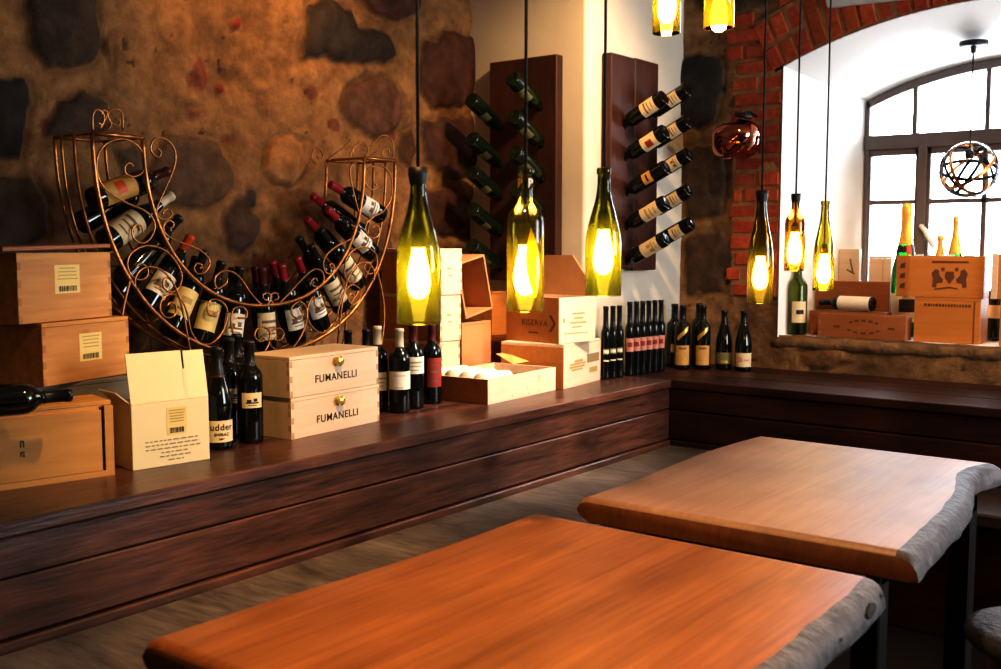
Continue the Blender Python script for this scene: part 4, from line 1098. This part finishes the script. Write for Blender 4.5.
# ------------------------------------------------------------------ wine rack
RYc = (at(92, 132, X=-2.85).y+at(395, 160, X=-2.85).y)/2
RA_ = (at(395, 160, X=-2.85).y-at(92, 132, X=-2.85).y)/2
RZt = (at(120, 134, X=-2.85).z+at(380, 160.5, X=-2.85).z)/2
RB_ = RZt-at(292, 351, X=-2.85).z
IA, IB = RA_-.170, RB_-.168
XF, XB = -2.85, -3.055
NP = 2/2.22
def _p(v): return math.copysign(abs(v)**NP, v)
def arc(a, b, th, X): return Vector((X, RYc+a*_p(math.sin(th)), RZt-b*_p(math.cos(th))))
rack = thing('wine_rack', 'U-shaped copper wrought-iron wine rack with scrolls, standing against the stone wall', 'wine rack', (XF, RYc, ZT))
def rk(mb, name): o = mb.build(name, M['copper_iron'], rack); o.matrix_parent_inverse = Matrix.Translation(-rack.location); return o
TH = np.linspace(-PI/2, PI/2, 72)
for X_ in (XF, XB):
    fmb = MB()
    rr = .0068 if X_ == XF else .0055
    fmb.tube([arc(RA_, RB_, t, X_) for t in TH], rr)
    fmb.tube([arc(IA, IB, t, X_) for t in TH], rr)
    for s_ in (-1, 1): fmb.tube([arc(RA_, RB_, s_*PI/2, X_), arc(IA, IB, s_*PI/2, X_)], rr)
    rk(fmb, 'hoop_frame')
for f_ in (.33, .66):
    rk(MB().tube([arc(RA_+.018, RB_+.018, t, XF+(XB-XF)*f_) for t in TH], .005), 'cradle_rail')
for s_ in (-1, 1):
    for a_, b_ in ((RA_, RB_), (IA, IB)):
        rk(MB().tube([arc(a_, b_, s_*PI/2, XF), arc(a_, b_, s_*PI/2, XB)], .005), 'cross_bar')
    for t in (1.1, .7, .3):
        rk(MB().tube([arc(RA_, RB_, s_*t, XF), arc(RA_+.024, RB_+.024, s_*t, XF-.02), arc(RA_+.024, RB_+.024, s_*t, XB+.02), arc(RA_, RB_, s_*t, XB)], .004), 'cross_bar')
def scroll(kind, p0, p1, p=2.6, K=20., flip=1, n=90):
    """curve of growing curvature, its spiral ends laid on p0 and p1 (y,z pairs)"""
    ss = np.linspace(-1, 1, n); k = K*np.abs(ss)**p*(np.sign(ss) if kind == 'S' else 1)*flip
    ds_ = ss[1]-ss[0]; th_ = np.cumsum(k)*ds_; th_ -= th_[n//2]
    x = np.cumsum(np.cos(th_))*ds_; y = np.cumsum(np.sin(th_))*ds_
    e0 = complex(x[0], y[0]); e1 = complex(x[-1], y[-1]); a0, a1 = complex(*p0), complex(*p1)
    m = (a1-a0)/(e1-e0); z = (np.array(x)+1j*np.array(y)-e0)*m+a0
    return [(c_.real, c_.imag) for c_ in z]
def sc(mb, kind, p0, p1, X=XF, r=.0035, **kw):
    pts = scroll(kind, p0, p1, **kw)
    mb.tube([(X, y, z) for y, z in pts], r, 6)
    for e in (pts[0], pts[-1]): mb.lathe([(0, -.006), (.005, -.004), (.0065, 0), (.005, .004), (0, .006)], 8); fix_last(mb, 40, Vector((X, e[0], e[1])))
def fix_last(mb, n_, off):
    for i in range(len(mb.v)-n_, len(mb.v)): v_ = mb.v[i]; mb.v[i] = (v_[0]+off.x, v_[1]+off.y, v_[2]+off.z)
def mid(f, th): a_ = IA+(RA_-IA)*f; b_ = IB+(RB_-IB)*f; return (RYc+a_*math.sin(th), RZt-b_*math.cos(th))
def spline(pts, k=6):
    P = [Vector((*p, 0)) for p in pts]; P = [P[0]*2-P[1]]+P+[P[-1]*2-P[-2]]; out = []
    for i in range(1, len(P)-2):
        for q in range(k):
            t = q/k; a, b, c, d = P[i-1], P[i], P[i+1], P[i+2]
            out.append(.5*((2*b)+(c-a)*t+(2*a-5*b+4*c-d)*t*t+(3*b-a-3*c+d)*t**3))
    out.append(P[-2]); return out
def iron(pts, ox, oy, k, X=XF, r=.0034):
    """a bent rod lying in the front plane of the rack, drawn from measured points"""
    w_ = [at(ox+p.x/k, oy+p.y/k, X=X) for p in spline(pts)]
    mb = MB().tube(w_, r, 7)
    return rk(mb, 'scroll')
Z1, Z2, Z3, Z4, Z5 = (40, 90, 4.18), (120, 200, 4.78), (180, 220, 4.55), (300, 110, 5.15), (130, 150, 6.09)
iron([(390,320),(375,305),(355,320),(360,350),(395,362),(430,340),(437,290),(410,235),(350,205),(285,220),(245,265),(237,330),(255,390),(300,435),(370,475),(430,500),(470,535),(480,575),(462,620),(430,640),(395,625),(385,590),(400,565),(425,570),(432,600)], *Z1)
iron([(490,245),(505,258),(497,280),(475,270),(462,240),(480,205),(520,203),(555,235),(567,280),(555,340),(520,420),(495,475),(487,510),(500,535),(530,540),(552,520),(540,500),(520,505),(512,520)], *Z1)
iron([(240,480),(262,468),(262,440),(230,430),(205,460),(210,500),(245,535),(300,560),(370,585),(430,612),(478,660),(483,705),(455,745),(410,752),(390,720),(410,690),(440,705),(425,725)], *Z5)
iron([(75,320),(100,305),(130,325),(130,365),(95,382),(55,360),(35,310),(50,260),(100,225),(160,220),(220,245),(270,300),(295,360),(285,415),(250,440),(215,425),(205,395),(225,370),(245,385)], *Z2)
iron([(225,505),(245,490),(268,510),(262,550),(225,563),(195,535),(195,490),(225,455),(270,455),(305,495),(325,560),(340,630),(378,680),(430,688),(478,650),(508,585),(512,525),(485,485),(440,475),(418,505),(425,545),(458,553),(470,530)], *Z2)
iron([(215,265),(212,285),(195,300),(172,312),(158,290),(162,260),(190,235),(235,235),(275,265),(320,330),(360,375),(385,388)], *Z3)
iron([(398,366),(380,358),(378,338),(398,332),(415,350),(405,375),(385,388)], *Z3)
iron([(428,366),(446,356),(440,333),(420,335),(410,355),(425,380),(448,386)], *Z3)
iron([(445,386),(500,330),(560,265),(610,225),(645,235),(655,270),(635,300),(605,300),(597,280),(615,265),(625,280)], *Z3)
iron([(690,222),(680,205),(695,200),(702,222),(685,245),(660,235),(652,195),(670,155),(720,115),(780,85),(800,55)], *Z3)
iron([(265,445),(300,445),(303,415),(280,395),(245,405),(232,450),(240,510),(262,560),(290,595)], *Z3)
iron([(372,530),(385,545),(362,553),(340,530),(350,497),(385,487),(410,515),(405,560),(385,600)], *Z3)
iron([(440,530),(430,545),(458,545),(472,520),(458,495),(425,500),(408,530),(412,570),(445,598)], *Z3)
iron([(545,402),(558,430),(538,450),(510,430),(510,395),(545,372),(575,400),(575,460),(550,530),(510,585)], *Z3)
iron([(630,358),(652,348),(660,375),(640,402),(612,385),(612,350),(590,370),(580,420),(590,470),(630,510),(680,505),(710,460),(725,390),(745,330),(785,295),(820,320),(815,365),(785,385),(765,360),(780,335),(795,350)], *Z3)
iron([(785,245),(800,262),(788,285),(755,270),(748,225),(760,170),(800,130),(850,125),(890,155),(895,210),(870,245),(840,225),(845,195),(870,195)], *Z3)
iron([(385,378),(395,395),(375,410),(345,395),(330,350),(350,305),(395,285),(440,300),(472,360),(470,450),(430,520),(380,550),(340,590),(345,640),(385,660),(410,630),(395,595),(370,605)], *Z4)
iron([(330,270),(290,265),(262,290),(260,350),(275,420),(295,500),(310,560),(285,600),(262,590)], *Z4)
# crowns
for (ox, oy, k, X_, curves) in ((0, 80, 3.715, XF-.02, ([(345,190),(345,130),(362,110),(385,128),(382,165),(365,160)], [(372,180),(388,150),(398,122),(385,112),(375,130)], [(430,145),(445,150),(440,168),(415,160),(400,128),(420,108),(452,122),(456,185)], [(400,185),(412,165),(404,140)])),
                              (300, 110, 5.15, XF-.09, ([(80,275),(60,245),(75,200),(105,205),(118,240),(95,250),(88,235)], [(150,262),(165,240),(195,215),(240,180),(262,150),(240,140)], [(335,185),(305,172),(275,200),(285,245),(325,250),(350,210),(335,172),(300,160)], [(255,262),(262,225),(280,190)], [(365,185),(385,160),(420,130),(460,140),(482,190),(475,245),(445,258),(424,235),(430,205),(455,200),(458,225)], [(360,262),(372,230),(395,215)]))):
    mb = MB()
    for c_ in curves: mb.tube([at(ox+p.x/k, oy+p.y/k, X=X_) for p in spline(c_)], .0032, 6)
    rk(mb, 'crown_scrolls')
# legs
for s_ in (-1, 1):
    for X_ in (XF+.004, XB):
        mb = MB(); A_ = arc(RA_, RB_, s_*.95, X_)
        pts = []
        for i in range(30):
            t = i/29; z = A_.z+(ZT+.006-A_.z)*t
            pts.append((X_, A_.y+s_*(.03*math.sin(PI*t*1.6)+.02*t), z))
        mb.tube(pts, .0048, 8)
        sc(mb, 'C', (A_.y-s_*.02, A_.z-.03), (A_.y-s_*.10, ZT+.06), X=X_, p=2.2, K=12, flip=s_)
        rk(mb, 'leg')
# bottles in the rack, two layers deep
labs_r = {
 'o': [('paper_o', .035, .15, 1.35, [(.3, .7, .35, .65, 1)], ['cap_orange'])],
 'c': [('paper_c', .04, .14, 1.35, TXTM, ['ink_soft'])],
 'y': [('paper_y', .05, .15, 1.3, [(.3, .7, .5, .7, 1)], ['ink_pale'])],
 'w': [('paper_w', .055, .135, 1.2, PICM, ['ink_soft'])],
 'n': []}
front = [(-80, 'o', 'cap_dred', 'highest bottle on the carton side of the rack, ochre label and dark red capsule'),
 (-68.5, 'c', 'cap_cream', 'rack bottle with cream capsule and broad cream label below the ochre-labelled one'),
 (-57, 'n', 'cap_black', 'unlabelled rack bottle with black capsule and pale neck ring'),
 (-45.5, 'w', 'cap_orange', 'front rack bottle with orange capsule and short white label'),
 (-34, 'y', 'cap_black', 'rack bottle with long yellow label and black capsule beside the orange capsules'),
 (-22.5, 'y', 'cap_black', 'rack bottle with yellow label standing steeply above the udder bottle group'),
 (-11, 'w', 'cap_black', 'white-labelled rack bottle one step from the bottom centre toward the carton side'),
 (1, 'c', 'cap_dred', 'rack bottle at the bottom centre with cream label and dark red capsule'),
 (13, 'w', 'cap_red', 'rack bottle with bright red capsule just past the bottom centre'),
 (25, 'w', 'cap_red', 'rack bottle with bright red capsule and white label leaning above the FUMANELLI knob'),
 (37, 'c', 'cap_black', 'leaning rack bottle with cream label and black capsule on the lamp side'),
 (49, 'c', 'cap_black', 'rack bottle with cream label third from the lamp-side top'),
 (62, 'w', 'cap_red', 'rack bottle with red capsule second from the lamp-side top'),
 (76, 'w', 'cap_red', 'highest bottle on the lamp side of the rack, red capsule and white label')]
back = [(-74, 'n', 'cap_black', 'rear rack bottle behind the highest bottle on the carton side'), (-51, 'n', 'cap_orange', 'rear rack bottle with orange capsule behind the other orange one'),
 (-28, 'n', 'cap_black', 'rear rack bottle with black capsule between the two yellow labels'), (-5, 'n', 'cap_black', 'rear rack bottle with black capsule near the bottom centre'),
 (7, 'n', 'cap_dred', 'rear rack bottle with dark red capsule near the bottom centre'), (19, 'n', 'cap_red', 'rear rack bottle with red capsule between two front red capsules'),
 (43, 'n', 'cap_black', 'rear rack bottle with black capsule on the lamp side'), (56, 'n', 'cap_red', 'rear rack bottle with red capsule below the lamp-side top pair'), (70, 'n', 'cap_red', 'rear rack bottle with red capsule behind the lamp-side top pair')]
for lay, X_, off in ((front, -2.902, 0), (back, -2.995, 0)):
    for (deg, lk, cp, lbl) in lay:
        t = R(deg)
        t = t*.965+.02
        b0 = arc(RA_+.001, RB_+.001, t, X_); 
        tgt = Vector((X_, RYc+.06*math.sin(t), RZt+.03-.05*math.cos(t)))
        dv = (tgt-b0).normalized()
        b0 += dv*.006
        kd = 'burgundy' if deg in (-68.5,) else 'bordeaux'
        mt = axis_mtx(b0, dv, (1, 0, 0)) @ Matrix.Rotation(-.35 if deg < 0 else -.1, 4, 'Z')
        o = bottle(kd, lbl, None, glass='g_black', cap=(cp, .24), labs=labs_r[lk], group='bottles in the scroll rack', mtx=mt, s=.97)
        if deg == -57:
            MB().lathe([(.0158, .228), (.0152, .239)], 20).build('neck_ring', M['paper_c'], o)

# ------------------------------------------------------------------ niche: things on the sill
def sl(px, py): return at(px, py, Z=SILL)
p = sl(797, 334); p.x = max(p.x, -1.935); p.y = 4.875
q = at(797, 300, Y=4.875); 
bottle('bordeaux', 'dark green bottle with cream label at the niche jamb below the amber lamp', (q.x+.003, 4.875, SILL), face_cam(q, .2), glass='g_mid', cap=None, labs=[('paper_c', .05, .135, .8, [(.3, .8, .4, .6, 1)], ['ink'])], s=1.2)
# front open crate
yb = 4.83
p0 = at(818, 325, Y=yb); p1 = at(906, 325, Y=yb)
wA = p1.x-p0.x
fA = crate('wooden_wine_crate', 'shallow reddish crate with burnt oval stamp at the sill front', wA, .082, .108, (p0.x, yb, SILL+.001), R(0), M['crate_red'], joints=True, lid='open')
st = MB()
for k, (rx, rz_) in enumerate(((.085, .034),)):
    for (a0, a1, th_) in ((R(35), R(145), .010), (R(205), R(335), .009)):
        m = 14
        for i in range(m):
            if i % 3 == 2: continue
            b0, b1 = a0+(a1-a0)*i/m, a0+(a1-a0)*(i+1)/m
            pts = [(rx*math.cos(b0), rz_*math.sin(b0)), (rx*math.cos(b1), rz_*math.sin(b1)), ((rx-th_)*math.cos(b1), (rz_-th_)*math.sin(b1)), ((rx-th_)*math.cos(b0), (rz_-th_)*math.sin(b0))]
            st.quad([Vector((wA*.53+x, -.0012, .054+z)) for x, z in pts])
for u in (.22, .84): st.quad([Vector((wA*u+x, -.0012, .05+z)) for x, z in ((-.016, -.004), (.016, -.004), (.016, .006), (-.016, .006))])
st.build('burnt_stamp', M['burn'], fA, fixn=False)
# box with raised lid behind
yb2 = 4.918
p0 = at(809, 325, Y=yb2); p1 = at(885, 325, Y=yb2); wB = p1.x-p0.x
fB = crate('wooden_wine_crate', 'open dark red crate with raised lid behind the stamped sill crate', wB, .09, .115, (p0.x, yb2, SILL+.001), 0, M['crate_red'], joints=False, lid='open')
zt2 = at(840, 281, Y=yb2+.085).z
MB().box(-.002, .080, .117, wB-.01, .088, zt2-SILL).build('lid', M['crate_red'], fB, bevel=.002)
# bottle lying across the two crates
za = SILL+.119
pA = at(822, 308, Z=za+.02); 
bq = Vector((p0.x+.30, yb2+.02, za+.036)); 
bottle('bordeaux', 'pale-labelled bottle with black neck lying across the open sill crates', None, glass='g_black', cap=('cap_black', .20), labs=[('paper_w', .012, .186, 3.05, [], [])], mtx=axis_mtx(bq, (-1, .12, 0), (0, -.3, 1)), s=.9)
sw = MB(); rnd = random.Random(9)
for i in range(60):
    x, y = rnd.uniform(.05, .16), rnd.uniform(.022, .04); a_ = rnd.uniform(0, PI); l = rnd.uniform(.02, .05)
    sw.tube([(p0.x+x, yb2+y, SILL+.07+rnd.uniform(0, .03)), (p0.x+x+l*math.cos(a_)*.5, yb2+y+l*.3*math.sin(a_), SILL+.085+rnd.uniform(.0, .028)), (p0.x+x+l*math.cos(a_), yb2+y+l*.4*math.sin(a_), SILL+.085)], .0009, 4)
o = sw.build('straw_packing', M['straw']); tag(o, 'tuft of pale straw packing in the open red crate', 'straw', kind='stuff')
# pale upright boxes against the window
for (x0, x1, yt, Y_, lbl, wd) in ((838, 858, 249, 5.17, 'upright pale box with dark brush marks in the niche', 'crate_pale'), (868, 890, 256, 5.24, 'plain upright pale wooden box left of the big champagne bottle', 'crate_pale')):
    a_, b_ = at(x0, 300, Y=Y_), at(x1, 300, Y=Y_); hh = at(x0, yt, Y=Y_).z-SILL
    o = crate('upright_wooden_box', lbl, b_.x-a_.x, .03, hh-.001, (a_.x, Y_, SILL+.001), 0, M[wd], joints=False, cat='box')
    if x0 == 838:
        mk = MB(); w_ = b_.x-a_.x
        mk = None
        for (u0, v0, u1, v1) in ((.55, .88, .7, .72), (.4, .75, .8, .70), (.2, .62, .5, .50), (.45, .6, .85, .52), (.5, .45, .62, .36), (.3, .40, .75, .43)):
            aa, bb_ = Vector((u0*w_, -.0012, v0*hh)), Vector((u1*w_, -.0012, v1*hh)); nn = Vector((bb_.z-aa.z, 0, aa.x-bb_.x)).normalized()*.004
            MB().quad([aa-nn, bb_-nn, bb_+nn, aa+nn]).build('brush_mark', M['ink_soft'], o, fixn=False)
    else:
        MB().box((b_.x-a_.x)*.62, -.001, .01, (b_.x-a_.x)*.65, 0, hh-.02).build('seam', M['endgrain_pale'], o)
# big champagne bottle
q = at(904, 300, Y=5.10); zt3 = at(904, 204, Y=5.10).z
sC = (zt3-SILL)/.321
cb1 = bottle('champagne', 'very large green champagne bottle with gold foil neck beside the crest crate', (q.x, 5.10, SILL+.001), face_cam(q), glass='g_champ', cap=('cap_gold', .222), labs=[('paper_w', .035, .105, 1.2, [(.35, .9, .35, .8, 1)], ['ink'])], s=(1.36, 1.36, sC), name='champagne_bottle', cat='champagne bottle')
MB().lathe([(rad_at('champagne', .205)+.0015, .203), (rad_at('champagne', .219)+.0015, .219)], 28).build('neck_band', M['ink'], cb1)
MB().lathe([(rad_at('champagne', .20)+.002, .198), (rad_at('champagne', .219)+.002, .221)], 10, 0, .1, .7).build('neck_seal', M['cap_orange'], cb1)
# crest crates
yC = 4.86
a_, b_ = at(914, 320, Y=yC), at(980, 320, Y=yC)
wC = b_.x-a_.x; hC = at(940, 298, Y=yC).z-SILL
cL = crate('wooden_wine_crate', 'orange crate with faint lettering under the crest crate on the sill', wC, .15, hC, (a_.x, yC, SILL+.001), R(1), M['crate_orange'], joints=False)
fr_ = MB(); fr_.box(wC*.90, -.0015, .0, wC*.915, 0, hC-.012); fr_.build('edge_groove', M['burn'], cL)
fm = MB(); x = wC*.15; rnd = random.Random(2)
while x < wC*.82:
    l = rnd.uniform(.005, .011); rect(fm, 'front', wC, .15, hC, x, hC*.80, x+l, hC*.865, .0008, 0); x += l+.004
fm.build('faint_print', M['burn'], cL, fixn=False)
yD = 4.855; zD = SILL+hC+.003
a_, b_ = at(909, 280, Y=yD), at(983, 280, Y=yD); wD = b_.x-a_.x; hD = at(940, 256, Y=yD).z-zD
cU = crate('wooden_wine_crate', 'orange crate with dark animal crest stacked on the faintly lettered crate', wD, .15, hD, (a_.x, yD, zD), R(4), M['crate_orange'], joints=False, lid='open')
pn = MB().box(-.062, 0, 0, -.002, .012, hD+.002); po = pn.build('end_board', M['crate_orange'], cU, bevel=.002); po.rotation_euler.z = R(-14)
for v0 in (.2, .45, .7):
    bl = MB(); bl.quad([(-.045, -.001, hD*v0), (-.02, -.001, hD*v0), (-.018, -.001, hD*(v0+.14)), (-.04, -.001, hD*(v0+.1))])
    o = bl.build('brush_mark', M['burn'], cU, fixn=False); o.rotation_euler.z = R(-14)
rl = MB()
for u0, u1 in ((.06, .18), (.24, .33), (.42, .60), (.72, .86)): rl.box(wD*u0, -.001, hD-.001, wD*u1, .013, hD+.006)
rl.build('light_gap_strips', M['handle_white'], cU)  # white strips paint the light showing through gaps along the top edge
cr_ = MB()
def blob(pts, c, s_): cr_.quad([Vector((c[0]+x*s_, -.0014, c[1]+z*s_)) for x, z in pts])
cx_, cz_ = wD*.55, hD*.48
blob([(-1.0, .85), (1.0, .85), (1.0, .97), (-1.0, .97)], (cx_, cz_), .075)
for sg in (-1, 1):
    blob([(sg*.95, -.55), (sg*.9, -.1), (sg*.98, .25), (sg*.8, .5), (sg*.6, .42), (sg*.55, .1), (sg*.35, -.1), (sg*.4, -.3), (sg*.7, -.35), (sg*.72, -.6)], (cx_, cz_), .075)
    blob([(sg*.5, .55), (sg*.3, .6), (sg*.28, .4), (sg*.42, .35)], (cx_, cz_), .075)
blob([(-.22, .35), (.22, .35), (.26, 0), (0, -.4), (-.26, 0)], (cx_, cz_), .075)
blob([(-.85, -.75), (0, -.62), (.5, -.7), (.45, -.62), (0, -.52), (-.8, -.66)], (cx_, cz_), .075)
cr_.build('crest_stamp', M['burn'], cU, fixn=False)
# gold-topped bottles inside
for (px, yt, Y_, lbl) in ((939, 235, 4.94, 'small gold-foiled bottle neck rising from the crest crate'), (954, 216, 4.93, 'taller gold-foiled champagne neck rising from the crest crate')):
    q = at(px, 280, Y=Y_); ztp = at(px, yt, Y=Y_).z; sB = (ztp-(zD+.014))/.321
    bottle('champagne', lbl, (q.x, Y_, zD+.0135), face_cam(q), glass='g_champ' , cap=('cap_gold', .165), labs=[], s=(.72, .72, sB), name='champagne_bottle', cat='champagne bottle')
# right-hand crates, partly outside
a_ = at(999, 320, Y=4.85)
cR = crate('wooden_wine_crate', 'orange crate cut off by the picture edge beyond the crest crate', .34, .22, hC, (a_.x+.003, 4.85, SILL+.001), 0, M['crate_orange'], joints=False)
a_ = at(990, 280, Y=4.85)
cR2 = crate('wooden_wine_crate', 'pale-edged orange crate above the one cut off by the picture edge', .34, .22, hD+.01, (a_.x+.005, 4.85, SILL+hC+.003), 0, M['crate_orange'], joints=False, lid='open')
MB().box(0, -.004, 0, .026, -.0005, hD+.012).build('corner_strip', M['crate_pale'], cR2, bevel=.001)
q = at(993.5, 315, Y=5.13)
bottle('bordeaux', 'green bottle with white label standing in the gap behind the sill crates', (q.x, 5.13, SILL+.001), face_cam(q), glass='g_green', labs=[('paper_w', .10, .16, 1.2, [], [])], s=1.0)

# globe pendant in the niche
q = at(969, 170, Y=5.08); zc2 = at(969, 42, Y=5.08).z
zz = ZS+.075
r = thing('globe_pendant_lamp', 'round glass globe pendant with crossing black and orange hoops in the window niche', 'pendant lamp', (q.x, 5.08, q.z))
top_z = zc2-q.z
MB().lathe([(0, top_z-.022), (.056, top_z-.022), (.06, top_z-.018), (.06, top_z), (0, top_z)], 28).build('canopy', M['black'], r)
MB().lathe([(.0, top_z-.05), (.010, top_z-.05), (.012, top_z-.022)], 12).build('cord_grip', M['black'], r)
MB().tube([(0, 0, top_z-.03), (0, 0, .09)], .003, 8).build('cord', M['cord'], r)
MB().lathe([(0, .05), (.016, .05), (.02, .06), (.02, .08), (.008, .095), (0, .095)], 16).build('socket', M['black'], r)
rg = .128
MB().lathe([(rg*math.sin(PI*i/24), -rg*math.cos(PI*i/24)) for i in range(25)], 36).build('globe', M['globe'], r)
for k, (tx_, tz_, mm) in enumerate(((R(62), R(52), 'black'), (R(60), R(-62), 'black'), (R(24), R(20), 'black'), (R(70), R(68), 'orange_metal'), (R(42), R(-38), 'orange_metal'))):
    hb = MB(); rr = rg-.006; vs = []; m = 48
    for i in range(m):
        a_ = 2*PI*i/m
        for (dr, dz) in ((0, -.0075), (0, .0075), (-.003, .0075), (-.003, -.0075)):
            vs.append(((rr+dr)*math.cos(a_), (rr+dr)*math.sin(a_), dz))
    fs = []
    for i in range(m):
        for c_ in range(4): fs.append((i*4+c_, i*4+(c_+1) % 4, ((i+1) % m)*4+(c_+1) % 4, ((i+1) % m)*4+c_))
    hb.add(vs, fs, 0, False); o = hb.build('hoop', M[mm], r); o.rotation_euler = (tx_, 0, tz_)

# copper glass wall lamp
q = at(735, 140, Y=4.66)
r = thing('wall_lamp', 'lumpy mirrored copper glass wall lamp on the brick jamb', 'wall lamp', q)
mb = MB(); prof = []
gl = MB().lathe([(.110*math.sin(PI*i/20)*(1.0 if i > 8 else .96), -.10*math.cos(PI*i/20)) for i in range(0, 19)], 32)
go = gl.build('glass_shade', M['copper_glass'], r)
for v_ in go.data.vertices:
    c = v_.co.copy(); v_.co += Vector((math.sin(c.y*31+c.z*17+.6), math.sin(c.z*27+c.x*19+1.9), math.sin(c.x*29+c.y*15+.3)))*.0125
go.rotation_euler = (0, R(20), R(30))
rim = MB().tube([(.05*math.cos(2*PI*i/24), .05*math.sin(2*PI*i/24), 0) for i in range(24)], .006, 8, closed=True)
MB().tube([(.098, -.02, .055), (.108, -.03, .02), (.104, -.035, -.02), (.085, -.04, -.055)], [.004, .012, .012, .004], 10).build('pale_rim', M['copper_rim'], r)
MB().tube([(-.085, -.04, -.045), (-.062, -.05, -.068), (-.03, -.05, -.082), (.0, -.04, -.086)], [.004, .010, .010, .004], 10).build('pale_rim', M['copper_rim'], r)
mt_ = MB().lathe([(0, 0), (.04, 0), (.043, .008), (.043, .022), (0, .024)], 24).build('lamp_cap', M['black'], r); mt_.location = (.035, .0, .10); mt_.rotation_euler = (0, R(14), 0)
MB().tube([(.04, .0, .118), (.045, .05, .13), (.045, .1295, .12)], .008, 8).build('bracket_arm', M['black'], r)

# ------------------------------------------------------------------ lights
w = bpy.data.worlds.new('world'); bpy.context.scene.world = w; w.use_nodes = True
bg = w.node_tree.nodes['Background']; bg.inputs['Color'].default_value = (.86, .93, 1.0, 1); bg.inputs['Strength'].default_value = 14.0
def area(name, loc, rot, sx, sy, power, col, portal=False):
    l = bpy.data.lights.new(name, 'AREA'); l.shape = 'RECTANGLE'; l.size = sx; l.size_y = sy; l.energy = power; l.color = col
    if portal: l.cycles.is_portal = True
    o = bpy.data.objects.new(name, l); C.objects.link(o); o.location = loc; o.rotation_euler = rot; return o
def spot(name, loc, tgt, power, col, ang=60, blend=.8, rad=.05):
    l = bpy.data.lights.new(name, 'SPOT'); l.energy = power; l.color = col; l.spot_size = R(ang); l.spot_blend = blend; l.shadow_soft_size = rad
    o = bpy.data.objects.new(name, l); C.objects.link(o); o.location = loc
    o.rotation_euler = (Vector(tgt)-Vector(loc)).to_track_quat('-Z', 'Y').to_euler(); return o
area('niche_portal', (WC, WYP+.16, 1.56), (R(-90), 0, 0), 1.34, 1.3, 1, (1, 1, 1), portal=True)
area('side_portal', (XR+.2, (OY0+OY1)/2, (OZ0+OZ1)/2), (0, R(90), 0), OZ1-OZ0, OY1-OY0, 1, (1, 1, 1), portal=True)
WARM = (1.0, .53, .16)
spot('wall_spot', (-2.35, 2.45, 2.94), (-3.18, 2.65, 2.35), 70, WARM, 70, 1.0)
spot('ledge_spot', (-.9, 1.7, 2.92), (-2.42, 1.95, .80), 250, (1.0, .62, .25), 37, 1.0)
spot('pillar_spot', (-1.5, 3.25, 2.95), (-2.6, 3.9, 1.75), 150, (1.0, .66, .34), 62, 1.0)
spot('sill_fill_spot', (-.75, 3.55, 2.95), (-1.45, 4.85, 1.15), 130, (1.0, .64, .34), 48, 1.0)  # extra spot added to warm and brighten the sill crates
spot('table_spot', (-.9, 1.1, 2.92), (-1.0, 1.35, .75), 170, (1.0, .60, .26), 62, 1.0)
spot('corner_spot', (-1.1, 3.3, 2.92), (-2.5, 3.3, 1.0), 380, (1.0, .80, .60), 42, 1.0)

sc_ = bpy.context.scene
sc_.view_settings.view_transform = 'Standard'; sc_.view_settings.look = 'None'
sc_.view_settings.exposure = 0.55; sc_.view_settings.gamma = 0.72
sc_.cycles.max_bounces = 8; sc_.cycles.transparent_max_bounces = 16
sc_.cycles.sample_clamp_indirect = 6
sc_.cycles.caustics_reflective = False; sc_.cycles.caustics_refractive = False
